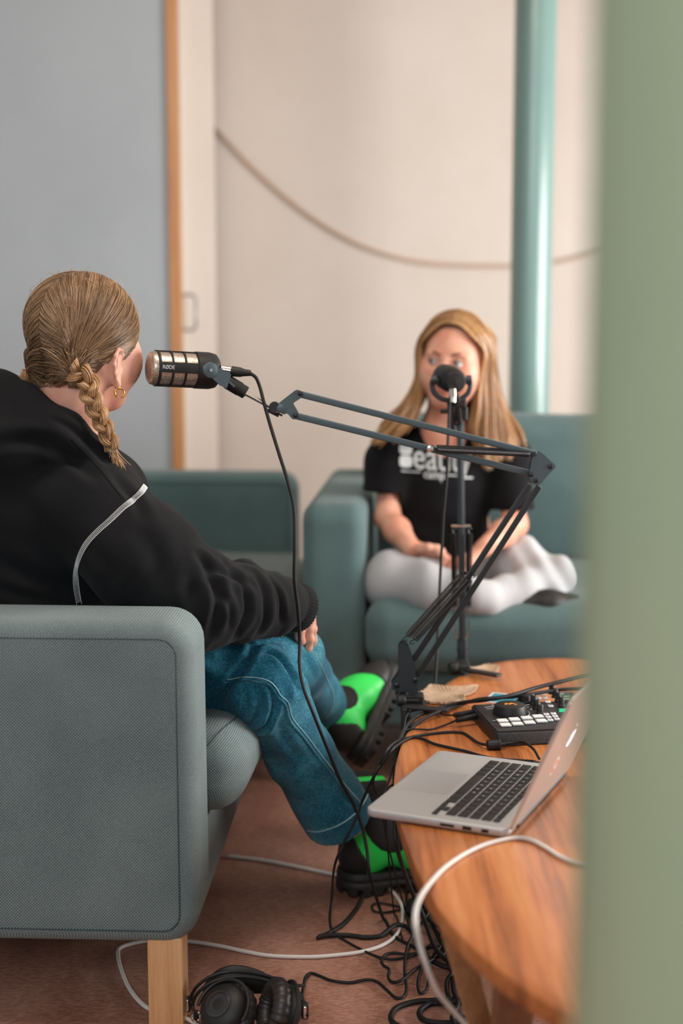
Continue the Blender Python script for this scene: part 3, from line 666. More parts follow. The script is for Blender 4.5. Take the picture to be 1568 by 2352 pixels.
# rod between collar and arm belongs to the arm
b = MB(); b.tube([P(556, 899, 2.5), P(622, 934, 2.5)], .0042, 14); b.tube([P(556, 899, 2.5), P(566, 904, 2.5)], .0065, 14); obj('threaded_rod', b, M['chrome'], boom)
plug = thing('cable_plug', 'black plug pushed into the back of the near microphone', 'plug')
b = MB(); b.tube([P(521, 851, 2.5), P(530, 852, 2.5)], .0086, 20); obj('plug_ring', b, M['chrome'], plug)
b = MB(); b.tube(np.array([P(530, 852, 2.5), P(534, 853, 2.5), P(552, 855, 2.5), P(560, 856, 2.5), P(576, 857, 2.5)]), np.array([.009, .0092, .0085, .0066, .0052]), 18); obj('plug_body', b, M['rubber'], plug)

# ------------------------------------------------------------------ the far arm and microphone
Y2 = 2.93
boom2 = thing('boom_stand', 'dark boom stand rising straight up before the long-haired girl', 'boom stand')
q = lambda px, py, dy=0: P(px, py, Y2 + dy)
k2 = lambda x, y, dy=0: P(860 + x / 3.136, 960 + y / 3.136, Y2 + dy)
b = MB(); b.bar(k2(630, 1760), k2(628, 1580), .019, .017, up=(0, 1, 0)); b.lathe([(.0125, 0), (.0125, .022), (.011, .025)], k2(632, 1730), (0, 0, -1), 20); b.bar(k2(590, 1665), k2(675, 1662), .005, .006); obj('base_bracket', b, M['arm_dark'], boom2)
for dx in (-5, 7):
    b = MB(); b.bar(k2(632 + dx, 1600, dx * .0012), k2(615 + dx, 0, dx * .0012), .0105, .0105, up=(0, 1, 0)); obj('bar', b, M['arm_dark'], boom2)
b = MB(); b.bar(q(1055, 975, -.01), q(1048, 905, -.03), .010, .010, up=(0, 1, 0)); b.bar(q(1042, 925, -.02), q(1070, 925, -.02), .018, .02); b.rbox(q(1056, 950), (.03, .02, .03), .004, n=1); obj('elbow_joint', b, M['blackm'], boom2)
for x in (570, 683):
    spring(boom2, k2(x + 8 if x < 600 else x - 8, 1400, -.01), k2(x, 790, -.01), r=.006, wire=.001, pitch=.0024)
    b = MB(); sgn = 1 if x < 600 else -1; b.tube(catmull([k2(x + 8 * sgn, 1410, -.01), k2(x + 6 * sgn, 1530, -.01), k2(x + 25 * sgn, 1590, -.01)], 6), .0016, 6); obj('spring_hook', b, M['chrome'], boom2)
b = MB(); b.tube([k2(552, 778, -.01), k2(692, 778, -.01)], .0026, 8); obj('spring_pin', b, M['chrome'], boom2)
e2 = k2(632, 1790)
E2 = np.array([.262, 2.865, 0]); clamp(boom2, E2, (.8, -.6, 0), .008)
b = MB(); b.rbox((e2[0] - .002, Y2 - .035, TZ + .012), (.028, .06, .016), .004, n=1); obj('socket', b, M['blackm'], boom2)
kq = P(1046, 1535, 2.88); b = MB(); b.lathe([(.012, 0), (.0145, .004), (.0145, .014), (.012, .018), (0, .018)], kq + (.004, 0, 0), (-1, -.3, 0), 20); obj('clamp_knob', b, M['rubber'], boom2)
mic2 = thing('microphone', 'black microphone seen from behind in front of the long-haired girl\'s mouth', 'microphone', tuple(q(1036, 872))); mic2.scale = (.86, .86, .86)
b = MB(); b.lathe([(0, -.036), (.022, -.034), (.029, -.024), (.031, 0), (.031, .04), (.029, .058), (.018, .07), (0, .071)], (0, 0, 0), (-.25, 1, .12), 40); obj('body', b, M['rubber'], mic2)
b = MB()
for sg in (-1, 1):
    b.tube(catmull([(sg * .029, 0, -.004), (sg * .042, 0, .0), (sg * .046, 0, -.012), (sg * .040, -.002, -.032), (sg * .022, -.004, -.046), (0, -.004, -.05)], 6), .0062, 10)
    b.lathe([(.012, 0), (.012, .012)], (sg * .036, 0, -.001), (sg, 0, 0), 18)
obj('yoke', b, M['arm_dark'], mic2)
b = MB(); b.tube([(.0, -.040, -.022), (.001, -.046, -.04)], .0085, 18); b.tube([(.001, -.045, -.036), (.001, -.049, -.052)], .007, 18); obj('output_socket', b, M['chrome'], mic2)
b = MB(); b.lathe([(.011, 0), (.011, .03), (.006, .031)], (0, -.002, -.048), (.08, 0, -1), 20); b.tube([(-.026, -.002, -.075), (.034, -.002, -.077)], .006, 10); b.tube([(0, -.002, -.06), (.008, -.01, -.13)], .008, 12); obj('mount_collar', b, M['blackm'], mic2)
# ------------------------------------------------------------------ smooth bodies from blended round shapes (surface nets)
from mathutils.bvhtree import BVHTree
class Field:
    def __init__(s, lo, hi, h):
        s.lo = np.array(lo, float); s.h = h; s.n = (np.ceil((np.array(hi) - s.lo) / h).astype(int) + 1)
        s.ax = [(s.lo[i] + np.arange(s.n[i]) * h).astype(np.float32) for i in range(3)]
        s.V = np.full(tuple(s.n), .08, np.float32)
    def sub(s, lo, hi):
        a = np.clip(np.floor((np.array(lo) - s.lo) / s.h).astype(int), 0, s.n); b = np.clip(np.ceil((np.array(hi) - s.lo) / s.h).astype(int) + 1, 0, s.n)
        return tuple(slice(i, j) for i, j in zip(a, b))
    def grid(s, sl): return s.ax[0][sl[0]][:, None, None], s.ax[1][sl[1]][None, :, None], s.ax[2][sl[2]][None, None, :]
    def put(s, fn, lo, hi, k=.02, mode='u'):
        sl = s.sub(np.array(lo) - k - 2 * s.h, np.array(hi) + k + 2 * s.h)
        if any(q.stop <= q.start for q in sl): return
        d = fn(*s.grid(sl)).astype(np.float32); v = s.V[sl]
        if mode == 'u': h = np.maximum(k - np.abs(v - d), 0) / k; s.V[sl] = np.minimum(v, d) - h * h * k * .25
        elif mode == 'c': h = np.maximum(k - np.abs(v + d), 0) / k; s.V[sl] = np.maximum(v, -d) + h * h * k * .25
    def cone(s, a, b, ra, rb, k=.02, mode='u', sq=None):
        a = np.array(a, float); b = np.array(b, float); m = max(ra, rb)
        def f(X, Y, Z):
            ba = b - a; l2 = ba @ ba + 1e-12; px, py, pz = X - a[0], Y - a[1], Z - a[2]
            t = np.clip((px * ba[0] + py * ba[1] + pz * ba[2]) / l2, 0, 1); qx, qy, qz = px - t * ba[0], py - t * ba[1], pz - t * ba[2]
            if sq is not None:   # squash along unit axis by factor
                ax_, fa = sq; dd = qx * ax_[0] + qy * ax_[1] + qz * ax_[2]; g = (1 / fa - 1) * dd; qx, qy, qz = qx + g * ax_[0], qy + g * ax_[1], qz + g * ax_[2]
            return np.sqrt(qx * qx + qy * qy + qz * qz) - (ra + (rb - ra) * t)
        s.put(f, np.minimum(a, b) - m, np.maximum(a, b) + m, k, mode)
    def chain(s, pts, k=.02, sq=None):
        for p, q in zip(pts[:-1], pts[1:]): s.cone(p[0], q[0], p[1], q[1], k, sq=sq)
    def ell(s, c, r, R=None, k=.02, mode='u'):
        c = np.array(c, float); r = np.array(r, float); m = r.max()
        Ri = np.eye(3) if R is None else np.array(R)
        def f(X, Y, Z):
            p = (X - c[0], Y - c[1], Z - c[2]); q = [(p[0] * Ri[0, i] + p[1] * Ri[1, i] + p[2] * Ri[2, i]) for i in range(3)]
            k0 = np.sqrt(sum((q[i] / r[i]) ** 2 for i in range(3))); k1 = np.sqrt(sum((q[i] / r[i] ** 2) ** 2 for i in range(3)))
            return k0 * (k0 - 1) / np.maximum(k1, 1e-6)
        s.put(f, c - m, c + m, k, mode)
    def cut(s, o, n, k=.004):
        """keep the side the normal points away from"""
        o = np.array(o, float); n = nrm(n)
        X, Y, Z = s.grid((slice(None),) * 3); d = ((X - o[0]) * n[0] + (Y - o[1]) * n[1] + (Z - o[2]) * n[2]).astype(np.float32)
        s.V = np.maximum(s.V, d)
    def mesh(s, smooth=1):
        V = s.V; V[0] = V[-1] = .01; V[:, 0] = V[:, -1] = .01; V[:, :, 0] = V[:, :, -1] = .01
        ins = V < 0; nx, ny, nz = V.shape
        c = ins[:-1, :-1, :-1].astype(np.int8)
        tot = np.zeros((nx - 1, ny - 1, nz - 1), np.int8)
        for i in (0, 1):
            for j in (0, 1):
                for k in (0, 1): tot += ins[i:nx - 1 + i, j:ny - 1 + j, k:nz - 1 + k]
        act = (tot > 0) & (tot < 8); idx = np.argwhere(act); ids = np.full(act.shape, -1, np.int32); ids[act] = np.arange(len(idx))
        P_ = np.zeros((len(idx), 3)); cnt = np.zeros(len(idx)); cor = [(i, j, k) for i in (0, 1) for j in (0, 1) for k in (0, 1)]
        cv = {q: V[idx[:, 0] + q[0], idx[:, 1] + q[1], idx[:, 2] + q[2]] for q in cor}
        for q in cor:
            for d in range(3):
                if q[d] == 0:
                    q2 = list(q); q2[d] = 1; q2 = tuple(q2); a, b = cv[q], cv[q2]; m = (a < 0) != (b < 0)
                    t = np.where(m, a / np.where(m, a - b, 1), 0); pt = np.array(q, float)[None] + t[:, None] * np.eye(3)[d][None]
                    P_[m] += pt[m]; cnt[m] += 1
        P_ = s.lo + (idx + P_ / cnt[:, None]) * s.h; F = []
        for d in range(3):
            a_, b_ = (d + 1) % 3, (d + 2) % 3
            s0 = [slice(None)] * 3; s1 = [slice(None)] * 3; s0[d] = slice(0, -1); s1[d] = slice(1, None)
            x = ins[tuple(s0)]; y = ins[tuple(s1)]; e = np.argwhere(x != y); e = e[(e[:, a_] > 0) & (e[:, b_] > 0) & (e[:, a_] < V.shape[a_] - 1) & (e[:, b_] < V.shape[b_] - 1)]
            w = x[tuple(e.T)]
            def g(da, db): q = e.copy(); q[:, a_] -= da; q[:, b_] -= db; return ids[tuple(q.T)]
            f = np.stack([g(1, 1), g(0, 1), g(0, 0), g(1, 0)], 1); f[~w] = f[~w][:, ::-1]; F.append(f)
        F = np.vstack(F); F = F[(F >= 0).all(1)]
        for _ in range(smooth): P_ = relax(P_, F, .5)
        return P_, F
def relax(V, F, w):
    A = np.zeros_like(V); c = np.zeros(len(V))
    for i in range(4):
        for j in ((i + 1) % 4, (i + 3) % 4):
            np.add.at(A, F[:, i], V[F[:, j]]); np.add.at(c, F[:, i], 1)
    return V * (1 - w) + w * A / np.maximum(c, 1)[:, None]
def vnormals(V, F):
    n = np.cross(V[F[:, 2]] - V[F[:, 0]], V[F[:, 3]] - V[F[:, 1]]); N = np.zeros_like(V)
    for i in range(4): np.add.at(N, F[:, i], n)
    return N / np.maximum(np.linalg.norm(N, axis=1)[:, None], 1e-12)
def join(*ms):
    V = []; F = []; k = 0
    for v, f in ms: V.append(v); F.append(f + k); k += len(v)
    return np.vstack(V), np.vstack(F)
def bvh(V, F): return BVHTree.FromPolygons([tuple(v) for v in V], [tuple(int(i) for i in f) for f in F])
def hit(tree, px, py, off=0.0):
    d = ray(px, py); r = tree.ray_cast(Vector((0, 0, CAM_H)), Vector(d).normalized())
    if r[0] is None: return None, None
    return np.array(r[0]) + np.array(r[1]) * off, np.array(r[1])
def on_surface(tree, pix, off, n=8):
    pp = catmull(np.array([(x, y, 0) for x, y in pix]), n); out = []; N = []
    for x, y, _ in pp:
        a, b = hit(tree, x, y, off)
        if a is not None and (not out or np.linalg.norm(a - out[-1]) < .05): out.append(a); N.append(b)
    return np.array(out), np.array(N)
def strands_mesh(paths, r0, r1=None, sides=3):
    """paths (n,m,3) -> thin tapered tubes in one mesh"""
    p = np.asarray(paths); n, m, _ = p.shape; T = np.gradient(p, axis=1); T /= np.maximum(np.linalg.norm(T, axis=2, keepdims=True), 1e-9)
    ref = np.array([.31, -.9, .3]); u = np.cross(T, ref); u /= np.maximum(np.linalg.norm(u, axis=2, keepdims=True), 1e-9); v = np.cross(T, u)
    r = np.linspace(r0, r1 if r1 is not None else r0, m)[None, :, None]; V = []
    for j in range(sides):
        a = 2 * math.pi * j / sides; V.append(p + r * (math.cos(a) * u + math.sin(a) * v))
    V = np.stack(V, 2).reshape(-1, 3)
    base = (np.arange(n)[:, None] * m + np.arange(m - 1)[None]).reshape(-1) * sides; F = []
    for j in range(sides): k = (j + 1) % sides; F.append(np.stack([base + j, base + k, base + sides + k, base + sides + j], 1))
    return V, np.vstack(F)
def sn(V, scale, seed=1, octs=3): return sinnoise(V, scale, octs, seed)[:, 0]

def crease(V, N, tree, pix, depth, w, lip=.5):
    p, _ = on_surface(tree, pix, 0, 6)
    if len(p) < 2: return 0
    d = np.full(len(V), 9.)
    lo, hi = p.min(0) - 4 * w, p.max(0) + 4 * w; m = ((V > lo) & (V < hi)).all(1); q = V[m]; dd = np.full(len(q), 9.)
    env = np.zeros(len(q)); n = len(p)
    for i in range(n - 1):
        a, b = p[i], p[i + 1]; ba = b - a; t = np.clip(((q - a) @ ba) / max(ba @ ba, 1e-9), 0, 1); e = np.linalg.norm(q - a - t[:, None] * ba, axis=1); c = e < dd; dd[c] = e[c]; env[c] = np.sin(math.pi * np.clip((i + t[c]) / n, .04, .96)) ** .6
    out = np.zeros(len(V)); out[m] = env * depth * (-np.exp(-(dd / w) ** 2) + lip * np.exp(-((dd - 1.9 * w) / (1.1 * w)) ** 2)); return out
# ------------------------------------------------------------------ people's materials
def skin(name, rgb, red, rough=.5):
    m = mat(name, rgb, rough, spec=.4); t = NT(m); v = t.coord(); n = t.noise(v, 22, 4); t.color(t.ramp(n, [(.35, red), (.62, rgb)]))
    m.node_tree.nodes['Principled BSDF'].inputs['Subsurface Weight'].default_value = .12
    m.node_tree.nodes['Principled BSDF'].inputs['Subsurface Radius'].default_value = (.012, .005, .003)
    t.bump(t.noise(v, 260, 3), .12, .0006); return m
def hairmat(name, dark, mid, light):
    m = mat(name, mid, .38, spec=.45); t = NT(m); g = t.n('ShaderNodeNewGeometry'); r = g.outputs['Random Per Island']; v = t.coord(); n = t.noise(v, 16, 3)
    f = t.math('ADD', t.math('MULTIPLY', r, .62), t.math('MULTIPLY', n, .42)); t.color(t.ramp(f, [(.12, dark), (.5, mid), (.9, light)])); return m
M['skin1'] = skin('skin_fair', (222, 170, 148), (212, 148, 126)); M['skin2'] = skin('skin_fair_warm', (224, 168, 144), (216, 146, 122))
M['hair1'] = hairmat('dark_blond_hair', (70, 51, 36), (126, 97, 70), (190, 155, 118)); M['hair2'] = hairmat('golden_blond_hair', (112, 76, 46), (168, 124, 80), (208, 168, 118))
M['braid'] = hairmat('blond_braid_hair', (132, 96, 62), (190, 148, 106), (226, 188, 148))
M['hair_base'] = mat('hair_base', (88, 64, 44), .6); M['hair_base2'] = mat('hair_base_golden', (112, 80, 50), .6)
def fleece(name, c1, c2, rough=.95, sheen=.25):
    m = mat(name, c1, rough, spec=.15, sheen=sheen); t = NT(m); v = t.coord(); n = t.noise(v, 5, 4); n2 = t.noise(v, 600, 2)
    t.color(t.ramp(t.math('ADD', t.math('MULTIPLY', n, .6), t.math('MULTIPLY', n2, .4)), [(.35, c2), (.65, c1)])); t.bump(t.math('ADD', n2, t.math('MULTIPLY', t.noise(v, 14, 4), 2.0)), .35, .0018); return m
M['hoodie'] = fleece('black_sweat_fleece', (29, 30, 32), (20, 21, 23), sheen=.03); M['tee'] = fleece('black_cotton_jersey', (26, 26, 28), (19, 19, 21), sheen=.03)
M['rib'] = mat('black_ribbed_knit', (20, 21, 23), .9, spec=.15, sheen=.03)
M['sweatpants'] = fleece('grey_melange_fleece', (196, 197, 199), (164, 166, 170), sheen=.05)
def denim():
    m = mat('blue_denim', (28, 96, 124), .85, spec=.2, sheen=.1); t = NT(m); v = t.coord(); n = t.noise(v, 7, 4, .6); n2 = t.noise(v, 240, 3, .7)
    w = t.n('ShaderNodeTexWave', i_Vector=t.coord((1, 1, 1), (.4, .6, .5)), i_Scale=330.0, i_Distortion=1.5).outputs['Fac']
    f = t.math('ADD', t.math('MULTIPLY', n, .5), t.math('MULTIPLY', n2, .38)); f = t.math('ADD', f, t.math('MULTIPLY', w, .12))
    t.color(t.ramp(f, [(.32, (5, 44, 62)), (.48, (12, 86, 110)), (.6, (62, 134, 152)), (.74, (136, 182, 192))])); t.bump(t.math('ADD', w, t.math('MULTIPLY', n, 2.0)), .3, .0012); return m
M['denim'] = denim(); M['stitch'] = mat('pale_denim_stitching', (140, 176, 184), .85); M['thread'] = mat('white_seam_thread', (196, 200, 200), .8)
M['bootgreen'] = mat('neon_green_leather', (52, 222, 92), .42, spec=.4); M['bootblack'] = mat('black_boot_leather', (36, 34, 33), .5, spec=.4)
M['gore'] = mat('black_elastic', (22, 22, 23), .85); M['sole'] = mat('black_rubber_sole', (26, 25, 24), .6)
M['eye'] = mat('eye_white', (215, 212, 208), .25); M['iris'] = mat('blue_grey_iris', (70, 92, 110), .2); M['lip'] = mat('lip_rose', (196, 120, 108), .45)
M['brow'] = mat('brow_brown', (128, 92, 66), .8)

# wear on the near seat cushion: a seam over the front corner and pull lines in the cover
cu = [o for o in sofa.children if o.name.startswith('seat_cushion')][0]
bpy.context.view_layer.update()
Mw_ = np.array(sofa.matrix_world); me_ = cu.data; Vc_ = np.array([v.co[:] for v in me_.vertices]); Fc_ = np.array([tuple(p.vertices) for p in me_.polygons])
Vw = Vc_ @ Mw_[:3, :3].T + Mw_[:3, 3]; Nw = vnormals(Vw, Fc_); tc_ = bvh(Vw, Fc_); dsp = np.zeros(len(Vw))
sm_, _ = on_surface(tc_, [(452, 1716), (475, 1713), (503, 1682), (528, 1660), (545, 1646)], .0004, 10)
if len(sm_) > 3:
    b = MB(); Mi = np.linalg.inv(Mw_); b.tube(sm_ @ Mi[:3, :3].T + Mi[:3, 3], .0011, 5); obj('seam', b, M['seam'], cu)
# ------------------------------------------------------------------ the person with the braids
def pose_head(F_, C, f, r, u, s, nk=None):
    L = lambda a, b, c: C + s * (a * f + b * r + c * u); R = np.stack([f, r, u], 1)
    F_.ell(L(-.012, 0, .012), s * np.array([.092, .074, .082]), R, .02)                 # skull
    F_.ell(L(.022, 0, -.040), s * np.array([.064, .056, .082]), R, .03)                 # face mass
    F_.ell(L(.050, 0, -.102), s * np.array([.028, .026, .024]), R, .030)                # chin
    for q in (-1, 1):
        F_.cone(L(.046, q * .020, -.108), L(-.004, q * .054, -.070), s * .017, s * .020, .026)   # jaw
        F_.ell(L(.047, q * .041, -.046), s * np.array([.037, .031, .044]), R, .024)     # cheek
        F_.ell(L(.070, q * .030, .004), s * np.array([.014, .022, .009]), R, .014)      # brow ridge
        F_.ell(L(.090, q * .031, -.014), s * np.array([.016, .015, .011]), R, .012, 'c')  # eye socket
        F_.ell(L(.0745, q * .031, -.014), s * np.array([.0115, .0125, .009]), R, .003)     # lids
    F_.cone(L(.084, 0, -.006), L(.103, 0, -.044), s * .006, s * .009, .012)             # nose
    for q in (-1, 1): F_.ell(L(.094, q * .010, -.048), s * np.array([.009, .006, .006]), R, .006)
    F_.ell(L(.082, 0, -.071), s * np.array([.010, .021, .006]), R, .006); F_.ell(L(.081, 0, -.081), s * np.array([.010, .018, .006]), R, .006)  # lips
    return L, R
def ear(F_, L, s, q, k=.004):
    c = (-.006, .0715, -.058); tl = lambda a, z, o=0: L(c[0] + a, q * (c[1] + o), c[2] + z)
    rim = [(.010, .012, .000), (.012, .022, .004), (.004, .031, .008), (-.008, .031, .012), (-.016, .020, .014), (-.017, .004, .013), (-.012, -.010, .010), (-.005, -.020, .007), (.002, -.029, .004)]
    pts = [tl(a, z, o) for a, z, o in rim]
    for i, (p, q2) in enumerate(zip(pts[:-1], pts[1:])): F_.cone(p, q2, s * .0032, s * .0032, k)
    F_.ell(tl(.0, -.028, .005), s * np.array([.0065, .0045, .0085]), None, .005)
    F_.cone(tl(-.002, .016, .0), tl(.002, -.018, .0), s * .010, s * .008, .006)
    F_.cone(tl(-.006, .018, .009), tl(-.006, -.008, .008), s * .0028, s * .0026, k)
    F_.cone(tl(.009, .0, .004), tl(.008, -.008, .005), s * .0035, s * .0035, k)
HC = P(201, 766, 2.47); yaw = math.radians(57); hf = np.array([math.cos(yaw), math.sin(yaw), 0]); hr = np.array([math.sin(yaw), -math.cos(yaw), 0]); hu = np.array([0, 0, 1.])
tl_ = math.radians(4); hf = nrm(hf * math.cos(tl_) - hu * math.sin(tl_)); hu = np.cross(hr, hf)
HS = 1.0
wA = Field(HC - (.16, .16, .24), HC + (.17, .18, .14), .0021)
L1, R1 = pose_head(wA, HC, hf, hr, hu, HS)
for q in (-1, 1): ear(wA, L1, HS, q)
nb = P(150, 990, 2.475)
wA.chain([(L1(-.020, 0, -.05), .054), (L1(-.036, .0, -.105), .050), (nb, .056), (nb - (.03, -.01, .06), .07)], .028)
# body under the clothes
S1, E1_, W1 = P(205, 1165, 2.40), P(430, 1385, 2.355), P(672, 1392, 2.53)
S2, E2_, W2 = P(190, 1130, 2.70), P(430, 1350, 2.78), P(628, 1356, 2.68)
hipR, hipL = np.array([-.52, 2.42, .545]), np.array([-.52, 2.60, .535])
kR, kL = P(664, 1512, 2.62), P(606, 1588, 2.455)
aR, aL = P(742, 1622, 2.90), P(800, 1888, 2.655)
wB = Field((-.80, 2.22, .08), (.12, 3.02, 1.0), .0045)
wB.chain([(nb, .055), (P(60, 1110, 2.52), .10), (P(30, 1250, 2.5), .125), (np.array([-.55, 2.51, .60]), .13)], .05)
for S_, E_, W_ in ((S1, E1_, W1), (S2, E2_, W2)):
    wB.cone(P(80, 1110, 2.52), S_, .06, .05, .03); wB.chain([(S_, .048), (E_, .038), (W_, .026)], .02)
wB.chain([(hipR, .08), (kR, .05), (aR, .032)], .02); wB.chain([(hipL, .08), (kL, .05), (aL, .032)], .02)
# right hand hanging over the knee
wH = Field(P(640, 1340, 2.50) - (.02, .03, .16), P(735, 1380, 2.62) + (.03, .07, .03), .0015)
H_ = lambda px, py, Y: P(px, py, Y)
wH.chain([(W1, .024), (H_(694, 1400, 2.545), .023)], .012)
wH.cone(H_(694, 1400, 2.545), H_(705, 1432, 2.565), .021, .018, .012, sq=(nrm((.95, .2, .1)), .9))
wH.cone(H_(699, 1405, 2.55), H_(696, 1436, 2.575), .019, .016, .012)
fing = [ # index, middle, ring, little : knuckle, joints, tip
    [(707, 1444, 2.556), (712, 1468, 2.556), (708, 1488, 2.561), (701, 1501, 2.567)],
    [(714, 1446, 2.578), (718, 1470, 2.590), (714, 1490, 2.597), (706, 1503, 2.600)],
    [(709, 1444, 2.600), (713, 1466, 2.613), (708, 1484, 2.618), (700, 1494, 2.618)],
    [(701, 1440, 2.618), (703, 1458, 2.630), (699, 1472, 2.634), (692, 1480, 2.634)]]
for i, f_ in enumerate(fing):
    rr = (.0092, .0082, .0074, .0064) if i < 3 else (.008, .007, .0064, .0056); p = [H_(*q) for q in f_]
    wH.cone(H_(700, 1418, 2.556 + .014 * i), p[0], .012, rr[0] + .0012, .006)
    wH.chain([(p[j], rr[j]) for j in range(4)], .0035); wH.ell(p[0] + (.002, -.002, .002), (.0098, .0098, .0098), None, .004)
tp = [H_(693, 1424, 2.545), H_(688, 1446, 2.537), H_(688, 1462, 2.540), H_(693, 1474, 2.548)]
wH.chain([(tp[0], .012), (tp[1], .0098), (tp[2], .0086), (tp[3], .0072)], .005)
# left hand resting behind the cuff
wL = Field(W2 - (.05, .06, .07), P(672, 1350, 2.62) + (.05, .06, .05), .002)
wL.chain([(W2, .024), (P(648, 1352, 2.66), .022), (P(662, 1362, 2.645), .019)], .01)
for i in range(4):
    p0 = P(660 + i * 4, 1350 + i * 6, 2.635 + .012 * i); wL.chain([(p0, .0095), (p0 + (.018, .0, -.004), .0085), (p0 + (.030, -.004, -.016), .0075), (p0 + (.032, -.008, -.028), .0065)], .004)
wL.chain([(P(650, 1346, 2.645), .0105), (P(662, 1339, 2.63), .009), (P(672, 1342, 2.62), .0075)], .005)
V, F = join(wA.mesh(1), wB.mesh(1), wH.mesh(1), wL.mesh(1))
lady = obj('person', (V, F), M['skin1'], None, 180)
tag(lady, 'person with braided hair, black hoodie and jeans, seated with legs crossed on the near sofa', 'person')
for q in (-1, 1):
    b = MB(); b.ball(L1(.0775, q * .031, -.014), .0105 * HS, 20); e = obj('eye', b, M['eye'], lady, 180)
    b = MB(); b.ball(L1(.0835, q * .031, -.014), .0058 * HS, 14); obj('iris', b, M['iris'], e, 180)
    b = MB(); b.tube(catmull([L1(.086, q * .014, .003), L1(.083, q * .030, .009), L1(.066, q * .048, .004)], 6), .0028, 8); obj('eyebrow', b, M['brow'], lady)
    b = MB(); b.tube(catmull([L1(.090, q * .019, -.011), L1(.0915, q * .031, -.0075), L1(.080, q * .044, -.012)], 6), .0016, 6); obj('eyelashes', b, M['brow'], lady)
b = MB(); c = L1(-.004, .080, -.099); th = np.linspace(0, 2 * math.pi, 30)
th = np.linspace(-1.2, 4.3, 60); b.tube([c + .0078 * (math.cos(t) * nrm((1, .3, 0)) + math.sin(t) * np.array([0, 0, 1])) + (0, -.001, -.001) for t in th], .0017, 10); pass
obj('earring', b, M['gold'], lady, 180)

# hair: cap plus strands combed from a centre parting to two braids
capR = HS * np.array([.0995, .0825, .0885])
hc = L1(-.014, 0, .012)
def esurf(d, off=0): # direction in head frame -> surface point
    d = d / np.linalg.norm(d, axis=-1, keepdims=True); r = 1 / np.sqrt(((d / (capR + off)) ** 2).sum(-1, keepdims=True)); q = d * r
    return hc + q[..., 0:1] * hf + q[..., 1:2] * hr + q[..., 2:3] * hu
cap = Field(HC - (.15, .15, .15), HC + (.15, .16, .14), .003)
cap.ell(hc, capR - .002, R1, .01)
# remove the cap below the hairline: face side and nape
cap.cut(L1(.058, 0, .030), hf * .86 - hu * .45); cap.cone(L1(-.034, 0, -.04), L1(-.040, 0, -.10), HS * .062, HS * .050, .03); cap.cut(L1(-.03, 0, -.086), -hu + hf * .35); cap.cut(L1(-.018, 0, -.06), nrm(hf - hu * .9)) if 0 else None
Vc, Fc = cap.mesh(1)
hair = obj('hair', (Vc, Fc), M['hair_base'], lady, 180)
NS = 24
def root(side): return np.array([-.085, side * (.050 if side > 0 else .046), -.074])
def comb(side, n, rg):
    out = []
    B = root(side)
    for i in range(n):
        w = rg.random()
        if rg.random() < .72:   # from the parting
            a = math.radians(-12 + 222 * w); s0 = np.array([math.cos(a) * 1.0, side * .006, math.sin(a)])   # a=0 front, 90 top, 160 back
            pass
        elif rg.random() < .5:  # from the temple hairline
            t = rg.random(); s0 = np.array([.86 - .30 * t, side * (.10 + .74 * t), .30 - .40 * t])
        else:                   # from the nape
            t = np.linspace(0, 1, NS)[:, None]; f0 = rg.random() * 1.45 - .04; z0 = -.030 - .066 * rg.random() ** .95; fe = .80 + rg.normal() * .05; ze = B[2] + rg.normal() * .005
            rho = .058 + .018 * max(0, (z0 + .085) / .055) * (1 - t) + .010 * t + (.006 + .004 * rg.random()) * np.sin(math.pi * t) ** .7; fi = f0 + (fe - f0) * t; z_ = z0 + (ze - z0) * t ** 1.3 + .004 * np.sin(math.pi * t)
            q = np.array([L1(-.036 - r_, y_, w_) for r_, y_, w_ in zip((rho * np.cos(fi))[:, 0], (side * rho * np.sin(fi))[:, 0], z_[:, 0])]); wgt = np.clip((t - .72) / .28, 0, 1) ** 1.5; out.append(q * (1 - wgt) + (L1(*B) + rg.normal(size=3) * .0035 + (.002, 0, -.010)) * wgt); continue
        d0 = nrm(s0 * capR); d1 = nrm(B / 1.0 + rg.normal(size=3) * .004)
        om = math.acos(np.clip(d0 @ d1, -1, 1)); t = np.linspace(0, 1, NS)[:, None]
        d = (np.sin((1 - t) * om) * d0 + np.sin(t * om) * d1) / max(math.sin(om), 1e-4)
        # hair falls out sideways from the parting before sweeping back
        d[:, 1] += side * .22 * np.sin(math.pi * t[:, 0]) ** 1.2 * (1 - abs(d0[1])); d[:, 2] += .05 * np.sin(math.pi * t[:, 0]) * (s0[0] > .3)
        off = rg.random() * .0042 + .0006 * np.sin(t[:, 0] * 9 + i)
        p = esurf(d, 0); nn = p - hc; nn /= np.linalg.norm(nn, axis=1)[:, None]
        lift = off + .004 * np.sin(math.pi * np.clip(t[:, 0], 0, 1)) - .0008 * (1 - t[:, 0]) ** 8
        p = p + nn * lift[:, None]
        e = L1(*(B / 1.0)) ; wgt = np.clip((t[:, 0] - .8) / .2, 0, 1)[:, None] ** 2; jit = (rg.normal(size=3) * .0035)
        p = p * (1 - wgt) + (e + jit + (.002, 0, -.010)) * wgt
        out.append(p)
    return out
rg = np.random.default_rng(11)
ps = np.array(comb(1, 6200, rg) + comb(-1, 3600, rg))
V, F = strands_mesh(ps, .00052, .00045); obj('combed_strands', (V, F), M['hair1'], hair, 180)
fl = []
for i in range(90):
    a = rg.uniform(0, math.pi); side = rg.choice((-1, 1)); d = nrm(np.array([math.cos(a), side * rg.uniform(.1, 1), math.sin(a)])); d2 = nrm(d + rg.normal(size=3) * .25); t = np.linspace(0, 1, 10)[:, None]
    p = esurf(d * (1 - t) + d2 * t, 0); nn = p - hc; nn /= np.linalg.norm(nn, axis=1)[:, None]; fl.append(p + nn * (.004 + .012 * np.sin(math.pi * t) * rg.random()))
